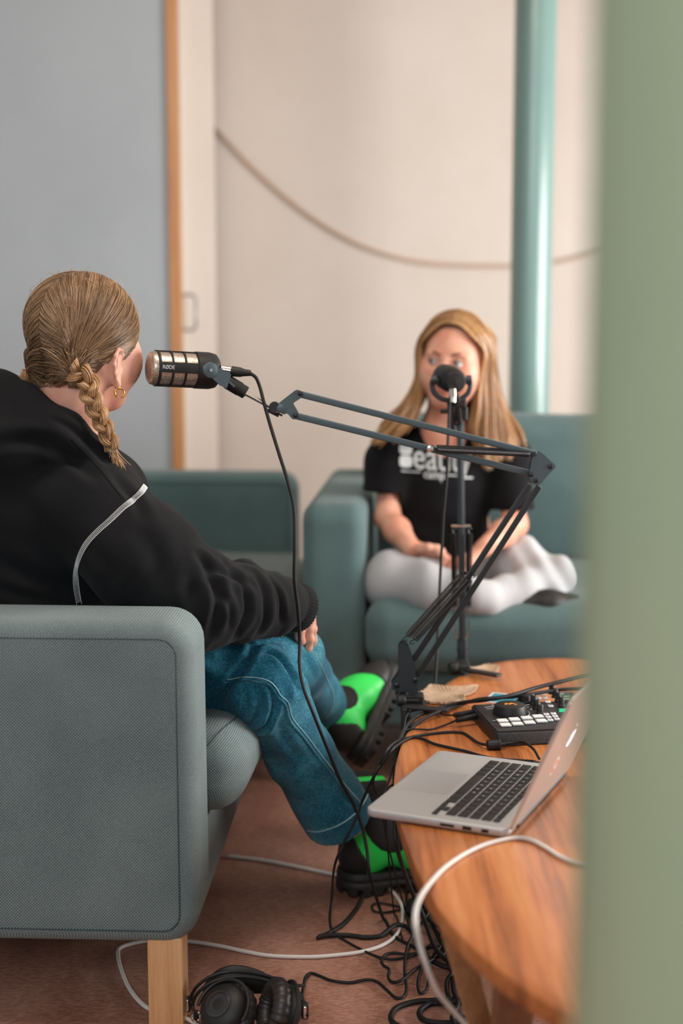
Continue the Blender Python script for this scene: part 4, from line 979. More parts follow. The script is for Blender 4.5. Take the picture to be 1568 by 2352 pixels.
V, F = strands_mesh(np.array(fl), .00028, .0002); obj('flyaway_hairs', (V, F), M['braid'], hair, 180)
def braid(path, r0, r1, turns, seed, name='braid', tuft=.035):
    rg = np.random.default_rng(seed); p = catmull(path, 24); s_ = np.concatenate([[0], np.cumsum(np.linalg.norm(np.diff(p, axis=0), axis=1))]); L_ = s_[-1]; m = 150
    u_ = np.linspace(0, 1, m); q = np.stack([np.interp(u_ * L_, s_, p[:, i]) for i in range(3)], 1); T = np.gradient(q, axis=0); T /= np.linalg.norm(T, axis=1)[:, None]
    view = np.array([0, 1., 0]); X = np.cross(T, view); X /= np.linalg.norm(X, axis=1)[:, None]; Z = np.cross(X, T); w = r0 + (r1 - r0) * u_; paths = []
    for k in range(3):
        ph = u_ * turns * 2 * math.pi + k * 2 * math.pi / 3; cx_ = np.sin(ph) * w * .62; cz = np.sin(2 * ph) * w * .42
        for i in range(110):
            a = rg.uniform(0, 6.283); rr = math.sqrt(rg.random()); tw = a + u_ * 5
            ox = np.cos(tw) * rr * w * .50; oz = np.sin(tw) * rr * w * .42
            paths.append(q + (cx_ + ox)[:, None] * X + (cz + oz)[:, None] * Z)
    V, F = strands_mesh(np.array(paths), .0008, .0006); o = obj(name, (V, F), M['braid'], hair, 180)
    e = q[-1]; tt = T[-1]
    return o, e, tt
Br = L1(*root(1))
bp = [Br + (-.004, 0, .013), P(198, 870, 2.368), P(204, 893, 2.367), P(216, 930, 2.366), P(234, 968, 2.368), P(249, 1005, 2.372), P(259, 1032, 2.378)]
b1, e, tt = braid(bp, .0205, .0125, 2.1, 3)
b = MB(); b.lathe([(.0065, -.003), (.0078, -.001), (.0078, .001), (.0065, .003)], e, tt, 16); obj('hair_tie', b, mat('beige_hair_tie', (196, 170, 140), .7), hair)
rg = np.random.default_rng(8); t = np.linspace(0, 1, 12)[:, None]
tf = np.array([e + tt * (.034 * t) + t ** 1.5 * rg.normal(size=3) * .006 + rg.normal(size=3) * .0025 for _ in range(120)]); V, F = strands_mesh(tf, .0008, .0004); obj('braid_end', (V, F), M['braid'], hair, 180)
Bl = L1(*root(-1)); braid([Bl + (0, 0, .01), Bl, Bl + (-.022, .0, -.03), Bl + (-.028, .03, -.08), Bl + (0, .08, -.15)], .017, .009, 2.2, 5)

# hoodie
hd = Field((-.86, 2.17, .50), (-.03, 2.93, 1.07), .004)
hd.ell(P(10, 1300, 2.50), (.235, .165, .27), None, .03); hd.ell(P(105, 1150, 2.52), (.155, .165, .115), None, .04)
hd.ell(P(228, 1130, 2.53), (.085, .13, .075), None, .04)
hd.ell(P(-60, 1130, 2.50), (.13, .16, .16), None, .06)
hd.cone(P(120, 1105, 2.50), S1 + (0, .01, .0), .085, .088, .05); hd.chain([(S1, .088), (P(330, 1290, 2.345), .092), (E1_ + (.005, .0, .002), .087)], .03)
hd.chain([(E1_ + (.005, 0, .002), .087), (P(540, 1388, 2.42), .066), (P(620, 1392, 2.475), .052), (P(655, 1388, 2.51), .044)], .02)
hd.cone(P(120, 1100, 2.56), S2, .09, .085, .04); hd.chain([(S2, .085), (E2_ + (0, 0, -.01), .075), (P(560, 1362, 2.72), .06), (P(612, 1362, 2.685), .045)], .02)
# hood heaped round the neck
hd.chain([(P(-110, 940, 2.47), .07), (P(-10, 925, 2.43), .058), (P(70, 948, 2.405), .048), (P(140, 996, 2.385), .045), (P(205, 1046, 2.40), .034), (P(240, 1068, 2.46), .024)], .012)
hd.chain([(P(-110, 940, 2.50), .07), (P(20, 945, 2.62), .045), (P(130, 985, 2.64), .04), (P(215, 1040, 2.58), .034), (P(248, 1066, 2.50), .026)], .014)
hd.ell(P(-20, 1010, 2.39), (.12, .07, .06), None, .03)
hd.chain([(P(-90, 1030, 2.315), .012), (P(10, 1024, 2.30), .012), (P(100, 1046, 2.315), .011), (P(170, 1090, 2.33), .008)], .03) if 0 else None; hd.cone(P(190, 1010, 2.60), nb + (0.0, .0, .03), .03, .03, .01)
# hollow for the neck
hd.cone(nb + (.012, 0, -.02), L1(-.02, 0, -.06), .066, .078, .014, 'c')
Vh, Fh = hd.mesh(2); N = vnormals(Vh, Fh)
axf = nrm(W1 - E1_); tpar = ((Vh - E1_) @ axf) / np.linalg.norm(W1 - E1_); rad = np.linalg.norm((Vh - E1_) - np.outer((Vh - E1_) @ axf, axf), axis=1)
wf = np.clip(1 - np.abs(rad - .06) / .06, 0, 1) * np.clip((tpar + .12) / .2, 0, 1) * np.clip((1.0 - tpar) / .1, 0, 1)
ph = tpar * 2 * math.pi * 4.6 + 2.6 * sn(Vh, 6, 3, 2) + (Vh[:, 2] - E1_[2]) * 26
disp = wf * .0042 * (np.abs(np.sin(ph / 2 + .4)) ** .7 - .55) * (.75 + .4 * sn(Vh, 10, 8, 1))
axu = nrm(E1_ - S1); tu = ((Vh - S1) @ axu) / np.linalg.norm(E1_ - S1); wu = np.clip((tu - .55) / .3, 0, 1) * np.clip((1.25 - tu) / .2, 0, 1) * (1 - wf)
disp += wu * .004 * np.sin(tu * 22 + 2 * sn(Vh, 8, 4, 1)) + .0035 * sn(Vh, 6.5, 12, 2) + .0012 * sn(Vh, 30, 13, 1)
# drag lines from the armpit and over the back
disp += .0045 * np.sin((Vh[:, 2] * 26 + Vh[:, 0] * 14) + 2 * sn(Vh, 4, 5, 1)) * np.clip((.80 - Vh[:, 2]) / .15, 0, 1) * np.clip((-.36 - Vh[:, 0]) / .1, 0, 1)
hb = bvh(Vh, Fh)
for pix, dp, w_ in (([(462, 1290), (492, 1335), (500, 1395), (484, 1462)], .011, .010), ([(520, 1298), (556, 1345), (566, 1405), (540, 1462)], .010, .009), ([(580, 1318), (606, 1362), (610, 1420), (592, 1455)], .009, .008),
                    ([(618, 1330), (640, 1372), (644, 1425)], .008, .006), ([(452, 1276), (480, 1300), (530, 1322), (575, 1345)], .008, .008), ([(430, 1330), (455, 1390), (452, 1450)], .007, .012), ([(500, 1350), (530, 1400), (528, 1440)], .006, .007),
                    ([(0, 1286), (60, 1320), (120, 1345), (172, 1352)], .008, .014), ([(0, 1350), (70, 1372), (140, 1385)], .006, .010), ([(-40, 1030), (30, 1012), (100, 1016), (160, 1050), (215, 1092)], .012, .011), ([(120, 960), (165, 985), (205, 1020), (243, 1062)], .006, .006),
                    ([(255, 1085), (285, 1120), (312, 1150), (330, 1190)], .005, .010), ([(200, 1250), (240, 1300), (250, 1370)], .005, .016), ([(300, 1190), (350, 1260), (380, 1340)], .005, .018), ([(10, 1120), (60, 1160), (90, 1230)], .005, .02)):
    disp = disp + crease(Vh, N, hb, pix, dp, w_)
Vh = Vh + N * disp[:, None]; Vh = relax(Vh, Fh, .4)
hood = obj('hoodie', (Vh, Fh), M['hoodie'], lady, 180); hb = bvh(Vh, Fh)
# ribbed cuff
def cuff(a, b_, r, squash=1):
    a, b_ = np.array(a), np.array(b_); z = nrm(b_ - a); x = nrm(np.cross((0, 0, 1), z)); y = np.cross(z, x); n = 132; th = np.linspace(0, 2 * math.pi, n, endpoint=False); V = []; pr = [(-.004, .0), (.002, .10), (.003, .5), (.001, .92), (-.0035, 1.0), (-.009, 1.0), (-.012, .8)]
    for dr, t in pr:
        rr = r + dr + (.0011 * np.cos(th * 44) if dr > -.008 else 0 * th); V.append(a + (b_ - a) * t + rr[:, None] * (np.cos(th)[:, None] * x + np.sin(th)[:, None] * y * squash))
    F = [(i * n + j, i * n + (j + 1) % n, (i + 1) * n + (j + 1) % n, (i + 1) * n + j) for i in range(len(pr) - 1) for j in range(n)]
    mb = MB(); mb.add(np.vstack(V), F); return mb
obj('cuff', cuff(P(652, 1387, 2.508), P(692, 1398, 2.546), .0405, 1.05), M['rib'], hood, 180)
obj('cuff', cuff(P(606, 1362, 2.69), P(640, 1356, 2.667), .034), M['rib'], hood, 180)
# white overlock seam round the armhole
pts, nn = on_surface(hb, [(333, 1117), (322, 1133), (306, 1148), (281, 1168), (252, 1196), (223, 1222), (201, 1246), (186, 1272), (177, 1300), (174, 1330), (176, 1358), (181, 1388)], .0012, 14)
b = MB(); T = np.gradient(pts, axis=0); T /= np.linalg.norm(T, axis=1)[:, None]; sd = np.cross(T, nn); wd = .0045
for k in range(len(nn)): sd[k] = nrm(sd[k])
b.tube(pts - sd * wd, .0007, 5); b.tube(pts + sd * wd, .0004, 5)
s_ = np.concatenate([[0], np.cumsum(np.linalg.norm(np.diff(pts, axis=0), axis=1))]); n_ = int(s_[-1] / .0027)
for k in range(n_):
    u0, u1 = k * .0027, k * .0027 + .0016; A_ = np.array([np.interp(u0, s_, (pts - sd * wd)[:, i]) for i in range(3)]); B_ = np.array([np.interp(u1, s_, (pts + sd * wd)[:, i]) for i in range(3)])
    b.tube([A_, (A_ + B_) / 2 + nn[min(len(nn) - 1, int(len(nn) * k / n_))] * .0006, B_], .0006, 4, cap=False)
obj('overlock_seam', b, M['thread'], hood)
pts, nn = on_surface(hb, [(165, 1010), (200, 1045), (235, 1085), (262, 1120), (285, 1148)], .0002, 10)
b = MB(); b.tube(pts, .0012, 6); obj('shoulder_seam', b, M['rib'], hood)
# small drawcord tip
# jeans
jr = Field((-.72, 2.24, .06), (.14, 3.05, .72), .004)
jr.chain([(hipR, .105), (P(560, 1540, 2.50), .078), (kR, .064)], .02); jr.chain([(kR, .062), (P(700, 1560, 2.76), .056), (aR, .053)], .012)
jr.ell((-.56, 2.51, .56), (.14, .17, .115), None, .03)
ndir = nrm(aR - kR); jr.cut(aR - ndir * .004, ndir)
jl = Field((-.72, 2.24, .06), (.14, 3.05, .72), .004)
jl.chain([(hipL + (0, 0, -.02), .10), (P(530, 1560, 2.49), .076), (kL, .072)], .02); jl.chain([(kL, .071), (P(686, 1728, 2.545), .061), (P(775, 1870, 2.63), .070)], .016)
nl = nrm(P(772, 1866, 2.63) - kL); jl.cut(P(776, 1876, 2.63), nl, .004)
h_ = np.maximum(.008 - np.abs(jr.V - jl.V), 0) / .008; jr.V = np.minimum(jr.V, jl.V) - h_ * h_ * .002
Vj, Fj = jr.mesh(1); N = vnormals(Vj, Fj)
dk = Vj - kL; wk = np.exp(-(np.linalg.norm(dk, axis=1) / .085) ** 2)
sh = nrm(aL - kL); tsh = dk @ sh
disp = .0022 * sn(Vj, 8, 21, 2) + wk * .0025 * np.sin(dk[:, 0] * 95 - dk[:, 2] * 30 + sn(Vj, 9, 3, 1)) + .0012 * np.clip(tsh / .1, 0, 1) * np.sin(tsh * 42 + 3 * sn(Vj, 5, 7, 1))
dr = Vj - kR; disp += np.exp(-(np.linalg.norm(dr, axis=1) / .09) ** 2) * .004 * np.sin(dr[:, 1] * 80 + dr[:, 2] * 40)
dq = Vj - P(480, 1560, 2.4); disp += np.exp(-(np.linalg.norm(dq, axis=1) / .12) ** 2) * .005 * np.sin(dq[:, 0] * 60 + dq[:, 2] * 55)
jb = bvh(Vj, Fj)
for pix, dp, w_ in (([(592, 1580), (601, 1610), (594, 1645), (576, 1668)], .010, .006), ([(622, 1585), (630, 1618), (618, 1655), (592, 1684)], .010, .006), ([(560, 1590), (568, 1620), (560, 1650)], .006, .006),
                    ([(590, 1476), (560, 1530), (520, 1585), (478, 1634)], .011, .008), ([(574, 1500), (626, 1503), (664, 1540), (684, 1586)], .010, .007), ([(583, 1494), (600, 1478), (620, 1476)], .006, .005),
                    ([(640, 1640), (650, 1690), (680, 1740)], .004, .010), ([(700, 1760), (740, 1800), (770, 1850)], .004, .010), ([(610, 1700), (640, 1760), (660, 1830)], .005, .014), ([(640, 1470), (690, 1500), (720, 1550)], .005, .008), ([(690, 1560), (716, 1600), (745, 1622)], .005, .007),
                    ([(455, 1500), (490, 1520), (530, 1515)], .005, .010), ([(780, 1815), (800, 1840), (820, 1850)], .004, .005), ([(560, 1470), (580, 1490), (572, 1520)], .006, .006)):
    disp = disp + crease(Vj, N, jb, pix, dp, w_)
Vj = Vj + N * disp[:, None]; Vj = relax(Vj, Fj, .3)
jeans = obj('jeans', (Vj, Fj), M['denim'], lady, 180); jb = bvh(Vj, Fj)
for dx, dy, r in ((0, 0, .0010), (-6, 7, .0010)):
    pts, nn = on_surface(jb, [(x + dx, y + dy) for x, y in [(522, 1561), (556, 1556), (591, 1557), (618, 1565), (634, 1580), (645, 1598), (662, 1615), (672, 1650), (704, 1690), (737, 1734), (767, 1772), (800, 1812), (826, 1842)]], .0004, 10)
    b = MB(); b.tube(pts, r, 5); obj('seam_stitching', b, M['stitch'], jeans)
pts, nn = on_surface(jb, [(519, 1567), (556, 1562), (589, 1562), (614, 1571), (629, 1586), (640, 1604), (656, 1622), (667, 1657), (699, 1697), (731, 1741), (761, 1779), (794, 1818), (820, 1848)], .0002, 10)
b = MB(); b.tube(pts, .0024, 8); obj('felled_seam', b, M['denim'], jeans)
for pix in ([(706, 1908), (730, 1910), (760, 1902), (790, 1888), (815, 1868), (836, 1842), (846, 1822)], [(748, 1648), (760, 1628), (766, 1604), (762, 1585), (752, 1562), (737, 1530), (722, 1498)]):
    pts, nn = on_surface(jb, pix, .0004, 8)
    if len(pts) > 3: b = MB(); b.tube(pts, .0013, 5); obj('hem_stitching', b, M['stitch'], jeans)

# boots
def boot(O, fwd, up, name='boot', sc=1.0):
    f = nrm(fwd); u = nrm(up - f * (np.array(up) @ f)); m = frame(O, f, np.cross(u, f)) @ Matrix.Scale(sc, 4)
    def upper(off=0.0, h=.0035):
        F_ = Field((-.04, -.085, .0), (.32, .085, .27), h)
        F_.ell((.048, 0, .072), (.046, .038, .05), None, .02); F_.chain([((.062, 0, .09), .047), ((.040, 0, .26), .052)], .02); F_.cut((0, 0, .225), (0, 0, 1))
        F_.chain([((.085, 0, .115), .049), ((.15, 0, .086), .046), ((.20, 0, .066), .043)], .03); F_.ell((.232, 0, .058), (.052, .045, .034), None, .03)
        F_.V -= off; F_.cut((0, 0, .028), (0, 0, -1)); return F_
    t = None
    F_ = upper(); V, F = F_.mesh(1); b = obj(name, (V, F), M['bootgreen'], lady, 180); b.matrix_world = m
    F_ = upper(.0022)   # toe cap
    F_.V = np.maximum(F_.V, (lambda X, Y, Z: (.188 + .06 * (Z - .06) + 1.6 * Y * Y / .09 * .35 - X))(*F_.grid((slice(None),) * 3)).astype(np.float32)); V, F = F_.mesh(1); obj('toe_cap', (V, F), M['bootblack'], b, 180)
    F_ = upper(.0018)   # heel counter
    F_.V = np.maximum(F_.V, (lambda X, Y, Z: (X - (.052 - .55 * np.maximum(Z - .07, 0))) + 0 * Y)(*F_.grid((slice(None),) * 3)).astype(np.float32)); F_.cut((0, 0, .125), (0, 0, 1)); V, F = F_.mesh(1); obj('heel_counter', (V, F), M['bootblack'], b, 180)
    for q in (-1, 1):
        F_ = upper(.0015); X, Y, Z = F_.grid((slice(None),) * 3)
        g = np.sqrt(((X - .092 + (Z - .13) * .25) / .048) ** 2 + (np.maximum(.15 - Z, 0) / .062) ** 2) - 1
        F_.V = np.maximum(F_.V, (g * .03 + 0 * Y).astype(np.float32)); F_.V = np.maximum(F_.V, (.012 - q * Y + 0 * X + 0 * Z).astype(np.float32)); V, F = F_.mesh(1); obj('elastic_gore', (V, F), M['gore'], b, 180)
    # lugged sole
    F_ = Field((-.04, -.09, -.005), (.33, .09, .075), .003); X, Y, Z = F_.grid((slice(None),) * 3)
    d2 = np.full(np.broadcast(X, Y).shape, 1.0)
    for (ax_, ay, bx, by, ra, rb) in ((.045, 0, .12, .0, .049, .042), (.12, 0, .215, .004, .042, .055), (.215, .004, .25, .002, .055, .050)):
        bx_, by_ = bx - ax_, by - ay; tt_ = np.clip(((X - ax_) * bx_ + (Y - ay) * by_) / (bx_ ** 2 + by_ ** 2), 0, 1); d = np.sqrt((X - ax_ - tt_ * bx_) ** 2 + (Y - ay - tt_ * by_) ** 2) - (ra + (rb - ra) * tt_); d2 = np.minimum(d2, d)
    top = .046 + .10 * np.maximum(X - .2, 0) + .05 * np.maximum(.06 - X, 0)
    groove = .0035 * (np.abs(Z - .030) < .003)
    D = np.maximum(d2 + groove + .25 * np.maximum(Z - .03, 0), np.maximum(Z - top, -Z)); toe = np.maximum(.0 + .35 * np.maximum(X - .24, 0) + .2 * np.maximum(.02 - X, 0) - Z, -1)
    D = np.maximum(D, toe); ang_ = X / .026; cutl = np.maximum(np.maximum(Z - .014, .0052 - np.abs(((X + .004) % .026) - .013)), -(d2 + .016)); D = np.maximum(D, -np.maximum(np.maximum(Z - .014, np.abs(((X + .004) % .026) - .013) - .0042), -(d2 + .014)))
    D = np.maximum(D, -np.maximum(np.maximum(Z - .016, np.abs(X - .108) - .018), -1 + 0 * Y))
    F_.V = (D + 0 * (X + Y + Z)).astype(np.float32); V, F = F_.mesh(1); obj('sole', (V, F), M['sole'], b, 180)
    return b, m
bO = G(800, 2050, 0); bO[2] = 0
b1_, m1 = boot((-.007, 2.682, 0), (.95, .20, 0), (0, 0, 1))
fd = nrm((.29, .76, .50)); upv = nrm((-.80, .02, .55))
ank = P(744, 1636, 2.91)
o2 = ank - nrm(upv - fd * (upv @ fd)) * .13 - fd * .062
b2_, m2 = boot(o2, fd, upv, sc=.92)
# ------------------------------------------------------------------ the long-haired girl
GY = 3.50
g = lambda px, py, Y=GY: P(px, py, Y)
GC = g(1044, 816, 3.46); ya = math.radians(-109); gf = np.array([math.cos(ya), math.sin(ya), 0]); gr = np.array([math.sin(ya), -math.cos(ya), 0]); gu = np.array([0, 0, 1.])
gf = nrm(gf - gu * .02); gu = np.cross(gr, gf); 
ro = math.radians(5); gu, gr = gu * math.cos(ro) + gr * math.sin(ro) * -1, gr * math.cos(ro) + gu * math.sin(ro)   # slight sideways lean
gu = np.cross(gr, gf)
GS = .98
gn = g(1020, 985, 3.50)
sL, eL, wL_ = g(895, 1062, 3.52), g(890, 1192, 3.46), g(944, 1258, 3.34)
sR, eR, wR_ = g(1162, 1062, 3.52), g(1182, 1205, 3.44), g(1112, 1258, 3.31)
gB = Field((-.02, 3.06, .36), (.68, 3.78, 1.20), .0036)
L2, R2 = pose_head(gB, GC, gf, gr, gu, GS)
for q in (-1, 1): ear(gB, L2, GS, q)
gB.chain([(L2(-.015, 0, -.06), .05), (g(1026, 950, 3.50), .043), (gn, .05)], .03)
gB.chain([(gn - (0, 0, .03), .055), (g(1018, 1080, 3.56), .10), (g(1020, 1200, 3.57), .10), (g(1022, 1290, 3.58), .12)], .05)
for s_, e_, w_ in ((sL, eL, wL_), (sR, eR, wR_)):
    gB.cone(g(1018, 1045, 3.54), s_, .06, .05, .03); gB.chain([(s_, .034), (e_, .029)], .02); gB.chain([(e_, .029), (e_ * .6 + w_ * .4, .031), (w_, .022)], .02)
hL_, hR_ = g(968, 1308, 3.55), g(1085, 1308, 3.55); kL_, kR_ = g(905, 1334, 3.34), g(1258, 1332, 3.36); fL_, fR_ = g(1100, 1372, 3.22), g(1130, 1358, 3.34)
gB.chain([(hL_, .07), (kL_, .045), (fL_, .033)], .02); gB.chain([(hR_, .06), (g(1190, 1304, 3.42), .045), (kR_, .035), (g(1180, 1366, 3.28), .028), (g(1130, 1378, 3.25), .022)], .02)
def ghand(wr, kn, sg):
    """wr wrist, kn middle knuckle; sg=+1 fingers curl to +x"""
    d = nrm(kn - wr); n = np.array([0, .25, 1.]); n = nrm(n - d * (n @ d)); s = np.cross(d, n) * 1.0
    gB.cone(wr, kn - d * .012, .021, .025, .012, sq=(n, .72))
    for i in range(4):
        o = (i - 1.5) * .0165; k0 = kn + s * o + d * (.006 - abs(o) * .25); l = (.027, .030, .028, .022)[i]
        a = nrm(d * .8 - n * .45); p1 = k0 + a * l; a2 = nrm(d * .1 - n * .9 - d * .1); p2 = p1 + a2 * l * .72; a3 = nrm(-d * .7 - n * .5); p3 = p2 + a3 * l * .5
        gB.chain([(k0, .0088), (p1, .008), (p2, .0074), (p3, .0066)], .004)
    th = wr + d * .025 + s * sg * .022; gB.chain([(th, .011), (th + d * .022 + s * sg * .012 + n * .006, .0095), (th + d * .042 + s * sg * .006 + n * .008, .0082), (th + d * .056 - s * sg * .001 + n * .004, .007)], .006)
ghand(wL_, wL_ + nrm((.9, -.25, -.12)) * .07, 1); ghand(wR_, wR_ + nrm((-.62, -.35, -.42)) * .07, 1)
# second set of fingertips folded from beneath
V, F = gB.mesh(1)
girl = tag(obj('person', (V, F), M['skin2'], None, 180), 'long-haired girl in a black printed T-shirt and grey sweatpants, cross-legged on the far sofa', 'person')
for q in (-1, 1):
    b = MB(); b.ball(L2(.0775, q * .031, -.014), .0105 * GS, 20); e = obj('eye', b, M['eye'], girl, 180)
    b = MB(); b.ball(L2(.0832, q * .031 + .0035, -.014), .0062 * GS, 14); obj('iris', b, M['iris'], e, 180)
    b = MB(); b.tube(catmull([L2(.087, q * .014, .004), L2(.084, q * .030, .010), L2(.067, q * .048, .005)], 6), .0026, 8); obj('eyebrow', b, M['brow'], girl)
    b = MB(); b.tube(catmull([L2(.0895, q * .018, -.010), L2(.091, q * .031, -.0065), L2(.080, q * .045, -.012)], 6), .0018, 6); obj('eyelashes', b, M['brow'], girl)
b = MB(); b.ball(L2(.0905, 0, -.071), (.006, .019, .0042), 14, R2); b.ball(L2(.0900, 0, -.0795), (.006, .016, .0048), 14, R2); obj('lips', b, M['lip'], girl, 180)
# T-shirt
ts = Field((-.04, 3.30, .50), (.56, 3.80, 1.02), .004)
ts.chain([(g(1018, 1040, 3.54), .085), (g(1018, 1110, 3.54), .112), (g(1016, 1200, 3.55), .118), (g(1018, 1275, 3.56), .135)], .05, sq=(np.array([0, 1., 0]), .86))
ts.cone(g(1000, 1020, 3.53), sL + (.005, 0, .0), .062, .062, .04); ts.cone(g(1040, 1020, 3.53), sR + (-.005, 0, 0), .062, .062, .04)
tL = nrm(eL - sL + (-.02, 0, 0)); tR = nrm(eR - sR + (.03, 0, 0))
ts.cone(sL, g(884, 1128, 3.49), .060, .057, .03); ts.cone(sR, g(1182, 1168, 3.47), .062, .052, .03)
X, Y, Z = ts.grid((slice(None),) * 3)
for o, n_, xr in ((g(884, 1128, 3.49), (-.03, -.05, -1), (-1, g(914, 1100, 3.5)[0])), (g(1182, 1172, 3.47), (.06, -.05, -1), (g(1127, 1100, 3.5)[0], 9))):
    d = (X - o[0]) * n_[0] + (Y - o[1]) * n_[1] + (Z - o[2]) * n_[2]; reg = (X > xr[0]) & (X < xr[1]); ts.V = np.where(reg, np.maximum(ts.V, d), ts.V).astype(np.float32)
ts.V = np.maximum(ts.V, (g(1000, 1298, 3.5)[2] - Z + 0 * X + 0 * Y)).astype(np.float32)
ts.ell(gn + (.002, -.03, .045), (.078, .10, .066), None, .008, 'c')
Vt, Ft = ts.mesh(1); N = vnormals(Vt, Ft); Vt = Vt + N * (.004 * sn(Vt, 9, 31, 2) + .003 * np.sin(Vt[:, 2] * 60 + Vt[:, 0] * 30 + 2 * sn(Vt, 6, 2, 1)) * np.clip((.72 - Vt[:, 2]) / .1, 0, 1))[:, None]
tee = obj('t_shirt', (Vt, Ft), M['tee'], girl, 180); tb = bvh(Vt, Ft)
nk = catmull([gn + np.array([.076 * math.cos(a), -.012 + .075 * math.sin(a), .010 - .018 * math.sin(-a) * -1 + .012 * math.cos(a) ** 2]) for a in np.linspace(0, 2 * math.pi, 14, endpoint=False)], 4, True)
# print on the chest
def chest_text(s, box, ex=.0004, slope=0.0):
    V, F = textmesh(s, .1, ex); lo, hi = V.min(0), V.max(0); x0, y0, x1, y1 = box; a, c = P(x0, y1, 3.4), P(x1, y0, 3.4); out = []
    for x, y, z in V:
        u = (x - lo[0]) / (hi[0] - lo[0]); v = (y - lo[1]) / (hi[1] - lo[1]); X_ = a[0] + u * (c[0] - a[0]); Z_ = a[2] + v * (c[2] - a[2]) - slope * (X_ - a[0])
        r = tb.ray_cast(Vector((X_, 3.0, Z_)), Vector((0, 1, 0))); out.append((X_, (r[0].y if r[0] else 3.43) - .0015 - z, Z_))
    return np.array(out), F
px_m = 3.44 / FPX * 1.0
pm = mat('silver_print', (205, 212, 214), .5)
b = MB(); 
for s_, bx in (('eauty', (952, 1033, 1088, 1101)), ('camp', (976, 1089, 1023, 1108))):
    v, f = chest_text(s_, bx, slope=.06); b.add(v, f)
    for dx, dy in ((.0006, 0), (-.0006, 0), (0, .0006), (0, -.0006)): b.add(v + (dx, .0002, dy), f)
obj('print_lettering', b, pm, tee, 0)
def patch(pts, nm):
    o = [P(x, y, 3.4) for x, y in pts]; ctr = np.mean(o, 0); V = [ctr] + o; V2 = []
    for p in V: r = tb.ray_cast(Vector((p[0], 3.0, p[2])), Vector((0, 1, 0))); V2.append((p[0], (r[0].y if r[0] else 3.43) - .002, p[2]))
    n = len(o); V3 = V2 + [(x, y + .0012, z) for x, y, z in V2]; F = [(0, i + 1, (i + 1) % n + 1) for i in range(n)] + [(i + 1, n + 2 + i, n + 2 + (i + 1) % n, (i + 1) % n + 1) for i in range(n)]
    b = MB(); b.add(np.array(V3), F); return b
def rblob(x0, y0, x1, y1, r): 
    q = rrect(x1 - x0, y1 - y0, r, 4); return [((x0 + x1) / 2 + a, (y0 + y1) / 2 + c + (a) * .06) for a, c in q]
b = MB()
for r_ in ((919, 1024, 949, 1049, 9), (919, 1051, 949, 1078, 9), (923, 1086, 968, 1089, 1.4), (1029, 1094, 1052, 1097, 1.4), (1066, 1100, 1090, 1104, 1.6)):
    q = patch(rblob(*r_), ''); obj('print_block', q, pm, tee, 0)

# sweatpants
sp = Field((-.04, 3.04, .36), (.68, 3.80, .72), .004)
sp.ell(g(1022, 1320, 3.58), (.17, .14, .10), None, .03)
sp.chain([(hL_, .09), (kL_, .066)], .03); sp.chain([(kL_, .065), (g(990, 1352, 3.27), .058), (fL_, .048)], .02)
sp.chain([(hR_, .10), (g(1190, 1304, 3.42), .076), (kR_, .062)], .03); sp.chain([(kR_, .060), (g(1180, 1366, 3.28), .050), (g(1118, 1380, 3.24), .042)], .02)
Vs, Fs = sp.mesh(1); N = vnormals(Vs, Fs); dk = Vs - kR_; w1 = np.exp(-(np.linalg.norm(dk, axis=1) / .10) ** 2)
Vs = Vs + N * (.006 * sn(Vs, 7, 41, 2) + w1 * .008 * np.sin(dk[:, 0] * 100 + dk[:, 2] * 60 + sn(Vs, 9, 5, 1)) + .003 * np.sin(Vs[:, 0] * 70 + 3 * sn(Vs, 6, 6, 1)))[:, None]
obj('sweatpants', (Vs, Fs), M['sweatpants'], girl, 180)
# black shoe peeping out under the knee
fo = g(1232, 1392, 3.24); F_ = Field(fo - (.09, .06, .05), fo + (.16, .11, .06), .004)
F_.chain([(fo + (-.05, .02, 0), .030), (fo + (.03, .01, .0), .034), (fo + (.085, .02, -.004), .030)], .02); V, F = F_.mesh(1); obj('shoe', (V, F), M['bootblack'], girl, 180)
# hair
gcap = GS * np.array([.104, .086, .094]); gc = L2(-.014, 0, .014)
cp = Field(GC - (.15, .15, .2), GC + (.15, .15, .14), .0035); cp.ell(gc, gcap - .003, R2, .01); cp.cone(L2(-.05, 0, -.03), L2(-.05, 0, -.15), .075, .07, .03)
cp.cut(L2(.040, 0, .050), gf * .9 - gu * .42); V, F = cp.mesh(1); gh = obj('hair', (V, F), M['hair_base2'], girl, 180)
rg = np.random.default_rng(21)
def gs(a, b_, z):  # head-frame direction onto the cap
    d = nrm((a, b_, z)); r = 1 / math.sqrt(((d / (gcap + .004)) ** 2).sum()); q = d * r; return gc + q[0] * gf + q[1] * gr + q[2] * gu
part = lambda a: gs(math.cos(a), .0, math.sin(a))
A = math.radians
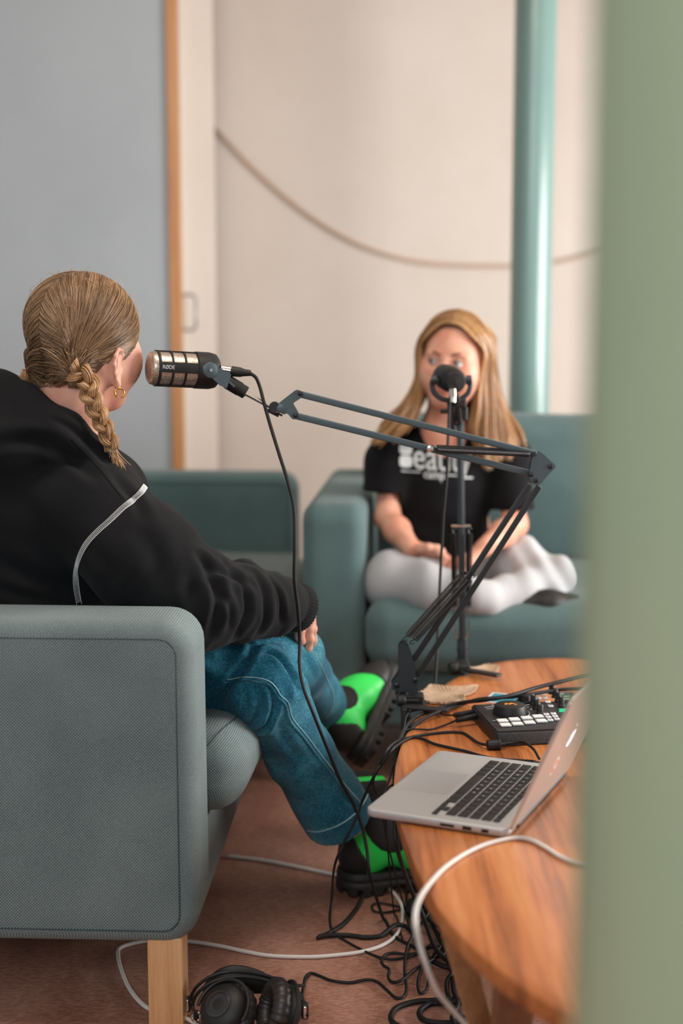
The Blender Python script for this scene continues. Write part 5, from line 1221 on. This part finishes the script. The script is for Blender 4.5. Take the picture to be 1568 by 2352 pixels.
# guides: list of sheets; each sheet is a list of guide polylines, blended between neighbours
def sheet(guides, n, jit, m=26, seed=0):
    rg = np.random.default_rng(seed); G_ = [catmull(q, 10) for q in guides]
    def rs(q): s = np.concatenate([[0], np.cumsum(np.linalg.norm(np.diff(q, axis=0), axis=1))]); t = np.linspace(0, s[-1], m); return np.stack([np.interp(t, s, q[:, i]) for i in range(3)], 1)
    G_ = [rs(q) for q in G_]; out = []; cl = rg.normal(size=(40, 3)) * jit
    for _ in range(n):
        u = rg.random() * (len(G_) - 1); i = int(u); f = u - i; p = G_[i] * (1 - f) + G_[i + 1] * f; t = np.linspace(0, 1, m)[:, None]
        c = cl[int(u / (len(G_) - 1) * 39.9)]; ln = 1 - rg.random() * .12
        p = p + (rg.normal(size=3) * jit * .5)[None] * (.15 + t) + c[None] * t + .002 * np.sin(t * 7 + u * 4) * np.array([1, .3, 0]); k = max(6, int(m * ln)); q = p[:k]
        s = np.linspace(0, k - 1, m); q = np.stack([np.interp(s, np.arange(k), q[:, j]) for j in range(3)], 1); out.append(q)
    return np.array(out)
front = []   # girl's right side = left in the photo (+gr)
R_side = [
 [part(A(40)), gs(.80, .26, .64), gs(.78, .56, .36), gs(.50, .86, .0), g(972, 862, 3.43), g(966, 920, 3.43), g(950, 965, 3.42), g(925, 1000, 3.42)],
 [part(A(60)), gs(.52, .34, .80), gs(.5, .75, .5), gs(.3, 1, -.1), g(962, 870, 3.46), g(945, 925, 3.45), g(915, 965, 3.43), g(885, 1000, 3.43), g(862, 1022, 3.43)],
 [part(A(85)), gs(.1, .4, .92), gs(.1, .8, .6), gs(0, 1, -.15), g(958, 880, 3.49), g(925, 935, 3.49), g(890, 965, 3.50), g(868, 1000, 3.52), g(850, 1030, 3.50)],
 [part(A(115)), gs(-.5, .8, .3), gs(-.5, .9, -.3), g(975, 900, 3.55), g(950, 950, 3.58), g(920, 980, 3.60), g(905, 1030, 3.62)]]
L_side = [
 [part(A(40)), gs(.80, -.26, .64), gs(.78, -.56, .38), gs(.50, -.86, .05), g(1103, 865, 3.42), g(1100, 930, 3.42), g(1092, 990, 3.42), g(1108, 1040, 3.42), g(1112, 1085, 3.42)],
 [part(A(57)), gs(.56, -.34, .78), gs(.55, -.75, .5), gs(.3, -1, .0), g(1118, 860, 3.43), g(1122, 925, 3.43), g(1122, 990, 3.42), g(1128, 1040, 3.42), g(1140, 1075, 3.42)],
 [part(A(80)), gs(.15, -.4, .92), gs(.2, -.85, .55), gs(.1, -1, -.05), g(1132, 870, 3.46), g(1144, 930, 3.45), g(1155, 980, 3.44), g(1165, 1020, 3.43), g(1162, 1062, 3.43)],
 [part(A(100)), gs(-.3, -.85, .5), gs(-.3, -1, -.2), g(1138, 885, 3.50), g(1155, 940, 3.50), g(1180, 980, 3.50), g(1195, 1015, 3.49), g(1197, 1050, 3.49)],
 [part(A(125)), gs(-.6, -.7, .2), gs(-.6, -.8, -.4), g(1120, 900, 3.57), g(1135, 950, 3.60), g(1150, 1000, 3.61)]]
sh_ = np.concatenate([sheet(R_side, 1500, .007, seed=1), sheet(L_side, 1900, .007, seed=2)])
V, F = strands_mesh(sh_, .0016, .0010); obj('long_strands', (V, F), M['hair2'], gh, 180)
# dark over-ear headphones are not in view; small white slip lying in her lap
# ------------------------------------------------------------------ cables
def cable(name, pts, r, m, label, n=10, raw=False):
    p = np.array(pts) if raw else catmull(np.array(pts), n); p[:, 2] = np.maximum(p[:, 2], r + .0004); b = MB(); b.tube(p, r, 8); o = obj(name, b, m, None, 180)
    return tag(o, label, 'cable')
K = mat('black_cable_sheath', (24, 24, 25), .6, spec=.35)
r = .0031
mic_c = [P(574, 857, 2.5), P(588, 868, 2.5), P(597, 890, 2.5), P(606, 925, 2.49), P(620, 975, 2.48), P(640, 1040, 2.46), P(662, 1110, 2.44), P(675, 1170, 2.42), P(677, 1250, 2.40), P(676, 1330, 2.40), P(684, 1400, 2.42),
         P(688, 1470, 2.44), P(688, 1530, 2.42), P(697, 1580, 2.40), P(720, 1640, 2.39), P(752, 1720, 2.41), P(780, 1790, 2.45), P(808, 1840, 2.49), P(830, 1895, 2.50), P(842, 1950, 2.49), P(850, 2010, 2.48), G(880, 2110, .004), G(905, 2150, .004), G(950, 2175, .004), G(985, 2200, .004)]
cable('microphone_cable', mic_c, r, K, 'long black cable hanging from the near microphone past the crossed legs')
T_ = lambda px, py, z=.0032: G(px, py, TZ + z)
zc = lambda x, y, z=.0032: T_(880 + x / 3.267, 1520 + y / 3.267, z)
FL = lambda px, py, z=.004: G(px, py, z)
def drop(px, py, z, Y): return P(px, py, Y)
# two thick cables sweeping across the table from the right, over the mixer edge and down past the table edge
tx = TZ + .045
cable('cable', [G(1760, 1600, TZ + .004), G(1620, 1560, TZ + .02), G(1500, 1535, tx), G(1420, 1540, tx + .01), G(1345, 1552, tx + .01), G(1290, 1565, tx + .008), G(1230, 1580, tx + .004), G(1170, 1598, tx + .002), G(1110, 1608, tx - .004), T_(1060, 1614, .012), T_(1010, 1625, .004), T_(975, 1637), T_(950, 1650), P(930, 1672, 2.46), P(915, 1705, 2.40), P(908, 1750, 2.36), P(906, 1800, 2.34), P(905, 1860, 2.30), P(915, 1960, 2.25), G(960, 2080, .005), G(1010, 2160, .005), G(1040, 2240, .005)], .0038, K, 'thick black cable over the back of the mixer, hanging down at the table edge')
cable('cable', [G(1760, 1640, TZ + .004), G(1600, 1600, TZ + .012), G(1500, 1580, TZ + .03), G(1420, 1576, tx), G(1345, 1581, tx), G(1280, 1585, tx - .004), G(1180, 1600, tx - .006), T_(1100, 1606, .020), T_(1060, 1618, .005), T_(1010, 1634, .010), T_(985, 1645, .008), T_(955, 1662, .004), P(935, 1690, 2.45), P(918, 1730, 2.38), P(912, 1770, 2.36), P(910, 1830, 2.33), P(925, 1930, 2.27), G(975, 2060, .009), G(1030, 2150, .009), G(1060, 2230, .009), G(1075, 2300, .006)], .0034, K, 'black cable lying just under the thick one behind the mixer')
# two mini-jack leads
def jack(zx0, zy0, zx1, zy1, label):
    t = thing('jack_plug', label, 'plug'); a = zc(zx0, zy0, .014); b_ = zc(zx1, zy1, .016); d = nrm(b_ - a); L = np.linalg.norm(b_ - a)
    b = MB(); prof = []; 
    for i in range(9): prof += [(.0035 + .0002 * i, L * .05 * i), (.0045 + .0001 * i, L * .05 * i + .0006), (.0045 + .0001 * i, L * .05 * i + .0018), (.0035 + .0002 * i, L * .05 * i + .0024)]
    prof += [(.0052, L * .5), (.0054, L * .9), (.0046, L * .93)]; b.lathe(prof, a, d, 18); obj('plug_sleeve', b, M['rubber'], t)
    b = MB(); b.lathe([(.0036, L * .92), (.0036, L * .98), (.0019, L), (.0019, L * 1.16)], a, d, 14); obj('plug_tip', b, M['gold'], t); return a
a = jack(530, 402, 705, 373, 'upper of the two ribbed black jack plugs in the side of the mixer')
cable('jack_cable', [a, zc(470, 398, .006), zc(410, 378, .004), zc(370, 364), zc(300, 360), zc(235, 366), zc(195, 382, .002), P(932, 1648, 2.47), P(926, 1680, 2.44), P(918, 1740, 2.40), P(905, 1795, 2.35), P(885, 1850, 2.30), G(905, 2100, .005), G(925, 2160, .004)], .0017, K, 'thin black lead from the upper jack plug curving down at the table edge')
a = jack(548, 438, 725, 403, 'lower of the two ribbed black jack plugs in the side of the mixer')
cable('jack_cable', [a, zc(500, 460, .006), zc(430, 486, .003), zc(350, 508), zc(270, 506), zc(200, 505), zc(160, 518), zc(140, 545), P(918, 1700, 2.42), P(908, 1740, 2.38), P(897, 1780, 2.33), P(880, 1880, 2.3), G(930, 2090, .01), G(960, 2180, .004)], .0017, K, 'thin black lead from the lower jack plug running along the table edge')
# usb lead with ferrite core and the second lead to the laptop
cable('usb_cable', [G(1239, 1742, TZ + .010), zc(1165, 720, .010), zc(1130, 660, .014), zc(1070, 612, .012), zc(1000, 604, .008), zc(900, 614, .008), zc(760, 620, .008), zc(700, 600, .004), zc(640, 558), zc(590, 532), zc(480, 528), zc(300, 548), zc(170, 575), zc(115, 590, .002), P(890, 1720, 2.33), P(868, 1765, 2.33), P(850, 1800, 2.36), P(832, 1840, 2.38), P(815, 1885, 2.38), P(790, 1935, 2.38), P(768, 1990, 2.40), G(762, 2060, .03), G(757, 2110, .004), G(765, 2140, .004), G(800, 2165, .004), G(860, 2195, .004), G(905, 2203, .004), G(960, 2190, .005), G(1000, 2160, .006)], .0024, K, 'black cable with a ferrite block, crossing the table to hang beside the green boot')
t = thing('ferrite_core', 'small black ferrite block on the cable between mixer and laptop', 'ferrite')
fa, fb = zc(775, 624, .0085), zc(880, 622, .0085); b = MB(); d = fb - fa; L = np.linalg.norm(d)
b.lathe([(.0062, 0), (.0085, .0015), (.0088, L * .08), (.0088, L * .80), (.0096, L * .82), (.0096, L * .95), (.007, L)], fa, d, 20); obj('ferrite_block', b, M['rubber'], t); b = MB(); b.tube([fb - d * .02, fb + d * .35], .0042, 12); obj('strain_relief', b, M['rubber'], t)
cable('power_cable', [G(1232, 1752, TZ + .008), zc(1120, 748, .006), zc(1000, 740), zc(860, 730), zc(740, 708), zc(620, 672), zc(480, 640), zc(380, 615), zc(300, 580), zc(235, 566), zc(190, 575), zc(140, 600), zc(110, 622), P(900, 1722, 2.34), P(880, 1750, 2.33), P(862, 1775, 2.32), P(856, 1800, 2.33), P(866, 1822, 2.36), P(880, 1840, 2.4), G(1000, 2020, .03), G(1020, 2120, .005), G(1050, 2180, .005)], .0026, K, 'black cable passing behind the laptop and looping over the table edge')
b = MB(); c0, c1 = G(1222, 1753, TZ + .0075), G(1243, 1756, TZ + .0075); b.bar(c0, c1, .014, .006, r=.002); t = thing('cable_connector', 'small black connector pushed into the back corner of the laptop', 'connector'); obj('connector_shell', b, M['rubber'], t)
# far microphone lead
cable('microphone_cable', [P(1034, 905, 2.93), P(1032, 935, 2.88), P(1029, 1000, 2.86), P(1025, 1100, 2.85), P(1018, 1180, 2.85), P(1014, 1260, 2.85), P(1010, 1340, 2.84), P(1007, 1420, 2.83), P(1003, 1500, 2.80), P(1000, 1550, 2.78), P(998, 1600, 2.76), P(1000, 1760, 2.7), G(1010, 2010, .005)], .0030, K, 'black cable hanging from the far microphone in front of the girl')
# floor tangle
zz = lambda x, y, z=.004: G(700 + x / 3.136, 2000 + y / 3.136, z)
cable('floor_cable', [zz(425, 130, .006), zz(400, 215, .006), zz(350, 300), zz(280, 380), zz(200, 435), zz(130, 470), zz(95, 485), zz(120, 470, .007), zz(200, 463, .006), zz(320, 468), zz(430, 482), zz(530, 475), zz(590, 435, .008), zz(650, 392, .012), zz(710, 395, .010), zz(760, 430, .009), zz(810, 500, .007), zz(850, 570, .006), zz(900, 640, .006), zz(980, 680, .006), zz(1080, 710)], .0042, K, 'thickest black cable on the floor, doubling back below the boot')
cable('floor_cable', [zz(780, 270, .008), zz(700, 262), zz(600, 240), zz(520, 232), zz(480, 255), zz(500, 290), zz(570, 300), zz(660, 285), zz(760, 268, .006), zz(860, 280, .008), zz(940, 330, .006), zz(990, 400)], .0022, K, 'thin black cable folded into a narrow loop just below the boot')
cable('floor_cable', [zz(730, 40, .02), zz(728, 200, .006), zz(735, 330, .008), zz(770, 450, .012), zz(830, 520, .006), zz(850, 600, .01), zz(830, 720, .004), zz(812, 800), zz(820, 870), zz(850, 882), zz(880, 840), zz(895, 740), zz(905, 660, .008), zz(930, 600, .008), zz(980, 540, .008), zz(1000, 470)], .0024, K, 'black cable dropping straight down and making a hairpin on the floor')
cable('headphone_cable', [G(690, 2303, .03), zz(-8, 815, .012), zz(5, 765, .008), zz(40, 738), zz(100, 755), zz(190, 790), zz(320, 805), zz(440, 785), zz(520, 800), zz(590, 860), zz(640, 905), zz(680, 918), zz(715, 900), zz(730, 840), zz(718, 740), zz(720, 640, .008), zz(740, 540, .008), zz(780, 460, .016), zz(830, 390, .008), zz(900, 290, .012), zz(940, 230, .01), zz(960, 180)], .0026, K, 'black cable snaking from the headphones across the floor')
cable('floor_cable', [zz(1060, 560, .008), zz(1000, 545, .008), zz(900, 555, .007), zz(830, 585, .008), zz(740, 602), zz(640, 592), zz(580, 605), zz(550, 650), zz(570, 685), zz(605, 710), zz(600, 770), zz(635, 803), zz(700, 785, .008), zz(790, 710), zz(880, 660, .012), zz(960, 620, .01), zz(1010, 590, .008), zz(990, 530, .008), zz(965, 470), zz(990, 410)], .0026, K, 'black cable kinked like a zigzag in the middle of the floor tangle')
cable('floor_cable', [zz(1280, 950), zz(1180, 930), zz(1000, 930, .01), zz(860, 940), zz(740, 960), zz(650, 1000), zz(618, 1060), zz(650, 1110), zz(760, 1150), zz(900, 1160)], .0046, K, 'thick black cable bent in a wide arc at the bottom of the photo')
cable('floor_cable', [zz(1200, 940, .012), zz(1060, 945, .014), zz(930, 958), zz(850, 990), zz(822, 1035), zz(860, 1080), zz(960, 1098), zz(1080, 1095), zz(1180, 1060)], .0046, K, 'thick black cable forming the smaller arc inside the wide one')
cable('floor_cable', [zz(850, 90, .03), zz(890, 200, .01), zz(950, 280), zz(1000, 380), zz(1030, 480), zz(1050, 600), zz(1060, 720), zz(1070, 860), zz(1100, 960, .016), zz(1060, 1060, .01), zz(1100, 1150)], .0040, K, 'black cable hugging the foot of the table legs')
cable('floor_cable', [zz(830, 270, .03), zz(870, 380, .012), zz(920, 520, .012), zz(970, 600, .014), zz(1040, 660, .014), zz(1100, 720, .012), zz(1150, 840, .008), zz(1200, 960, .012), zz(1240, 1060), zz(1300, 1130)], .0040, K, 'black cable slanting down to the right under the table')
cable('floor_cable', [zz(880, 340, .016), zz(940, 390, .012), zz(1000, 420, .012), zz(1040, 490, .012), zz(1100, 580, .008), zz(1120, 680, .008), zz(1060, 740, .012), zz(1020, 800), zz(1030, 900), zz(1090, 1000, .012), zz(1150, 1060)], .0034, K, 'black cable curling behind the white one under the table edge')
t = thing('cable_adapter', 'dark oval plug block lying on the floor beneath the table', 'adapter'); b = MB(); b.ball(zz(775, 262, .017), (.013, .024, .016), 18); obj('adapter_housing', b, M['rubber'], t, 180)
# white cables
WC = M['whitecable']
cable('white_cable', [T_(1900, 1900), T_(1700, 1960), T_(1550, 1995), T_(1460, 1998), T_(1400, 1992), T_(1330, 1984), T_(1290, 1970), T_(1250, 1945), T_(1215, 1928), T_(1180, 1925), T_(1120, 1938), T_(1070, 1960), T_(1025, 1990, .004), T_(995, 2020, .004), P(968, 2056, 1.69), P(955, 2090, 1.66), P(954, 2125, 1.64), P(962, 2165, 1.64), P(978, 2215, 1.64), P(1003, 2275, 1.66), P(1035, 2315, 1.68), P(1075, 2360, 1.70), P(1120, 2420, 1.72), P(1160, 2500, 1.72)], .0032, WC, 'white cable arching over the table before the laptop and hanging off its edge', 12)
cable('white_cable', [FL(520, 1966), FL(600, 1975), FL(680, 1990), FL(780, 2011), FL(840, 2020), FL(885, 2035), FL(905, 2052), FL(922, 2080), FL(924, 2110), FL(912, 2145), FL(880, 2170), FL(830, 2186), FL(760, 2195), FL(700, 2198), FL(620, 2195), FL(560, 2185), FL(500, 2172), FL(430, 2162), FL(350, 2160), FL(280, 2175), FL(272, 2200), FL(285, 2245), FL(300, 2275), FL(322, 2302), FL(350, 2320), FL(410, 2335), FL(440, 2346), FL(470, 2370)], .0036, WC, 'white cable looping over the floor round the boot and under the near sofa')
# ------------------------------------------------------------------ headphones
hp = thing('headphones', 'black over-ear headphones lying on the floor by the wooden sofa leg', 'headphones', tuple(G(560, 2335, 0)))
hp0 = G(560, 2335, 0)
hq = lambda px, py, z: G(px, py, z) - hp0
HPm = M['blackm']; pad_m = mat('black_leatherette_cushion', (40, 37, 36), .42, spec=.5)
def cup(c, ax_, r, nm):
    ax_ = nrm(ax_); b = MB()
    b.lathe([(0, -.022), (r * .45, -.021), (r * .80, -.016), (r * .92, -.006), (r * .93, .008)], c, ax_, 40); s = obj('ear_cup', b, HPm, hp, 60)
    b = MB(); n = 40; x = nrm(np.cross((0, 0, 1), ax_)) if abs(ax_[2]) < .95 else np.array([1., 0, 0]); y = np.cross(ax_, x); th = np.linspace(0, 2 * math.pi, 73); 
    path = [c + ax_ * .016 + r * .80 * (math.cos(t) * x + math.sin(t) * y) for t in th]; b.tube(path, .0145 + .0010 * np.sin(th * 22), 12, cap=False); obj('ear_cushion', b, pad_m, s, 180)
    b = MB(); b.lathe([(r * .66, .010), (r * .6, .0095), (0, .0095)], c, ax_, 30); obj('driver_cloth', b, M['gore'], s)
    b = MB(); b.lathe([(r * .5, -.0205), (r * .5, -.0225), (r * .42, -.0235), (r * .40, -.0215)], c, ax_, 32); obj('cup_ring', b, mat('dark_gloss_ring', (60, 60, 62), .25, .3), s)
c1 = hq(515, 2318, .040); c2 = hq(650, 2322, .044)
cup(c1, (.35, .50, -.62), .043, 'l'); cup(c2, (-.86, -.25, .30), .043, 'r')
hb_ = [hq(446, 2322, .016), hq(438, 2296, .030), hq(452, 2266, .055), hq(490, 2240, .075), hq(540, 2231, .08), hq(600, 2238, .07), hq(650, 2256, .055), hq(690, 2285, .04), hq(700, 2320, .03)]
b = MB(); hbp = catmull(hb_, 10); b.tube(hbp, .0028, 8); off = np.array([.004, -.010, -.004]); b.tube(hbp + off, .0028, 8); obj('headband_wires', b, HPm, hp)
V = []; F = []; inner = catmull([hq(462, 2312, .018), hq(470, 2285, .035), hq(500, 2262, .058), hq(545, 2252, .064), hq(600, 2258, .056), hq(640, 2272, .045)], 8)
for i, p in enumerate(inner):
    w = .016 * math.sin(math.pi * (i + 2) / (len(inner) + 3)) + .004; V += [p + (0, w * .5, w), p + (0, w * .5 + .003, w + .001), p + (0, -w * .5, -w), p + (0, -w * .5 + .003, -w + .001)]
for i in range(len(inner) - 1): a_ = 4 * i; F += [(a_, a_ + 4, a_ + 6, a_ + 2), (a_ + 1, a_ + 3, a_ + 7, a_ + 5), (a_, a_ + 1, a_ + 5, a_ + 4), (a_ + 2, a_ + 6, a_ + 7, a_ + 3)]
b = MB(); b.add(np.array(V), F); obj('head_strap', b, HPm, hp, 180)
for (x, y, z) in ((430, 2306, .02), (700, 2322, .03)):
    c = hq(x, y, z); b = MB(); b.rbox(c, (.012, .012, .026), .004, n=1, ra=3); sl = obj('slider', b, HPm, hp); b = MB(); b.rbox(c + (.0, -.005, 0), (.006, .004, .020), .0015, n=1, ra=2); obj('slider_badge', b, M['chrome'], sl)
c = hq(448, 2334, .018); b = MB(); b.lathe([(.0085, -.002), (.0095, 0), (.0095, .003), (.0075, .004), (.0065, .002), (0, .002)], c, (.7, -.6, .3), 24); obj('hinge_cap', b, M['chrome'], hp)
for sg, cc, ax_ in ((1, c1, (.35, .50, -.62)), (2, c2, (-.86, -.25, .30))):
    ax_ = nrm(ax_); x = nrm(np.cross((0, 0, 1), ax_)); y = np.cross(ax_, x); b = MB(); b.tube([cc - ax_ * .006 + .046 * (math.cos(t) * x + math.sin(t) * y) for t in np.linspace(-.2, 3.34, 24)], .0032, 8); obj('cup_yoke', b, HPm, hp)
b = MB(); b.tube(catmull([hq(655, 2258, .045), hq(680, 2262, .04), hq(700, 2263, .03)], 6), .0022, 8); b.tube(catmull([hq(660, 2272, .04), hq(682, 2266, .035), hq(700, 2262, .03)], 6), .0022, 8); obj('inner_lead', b, HPm, hp)
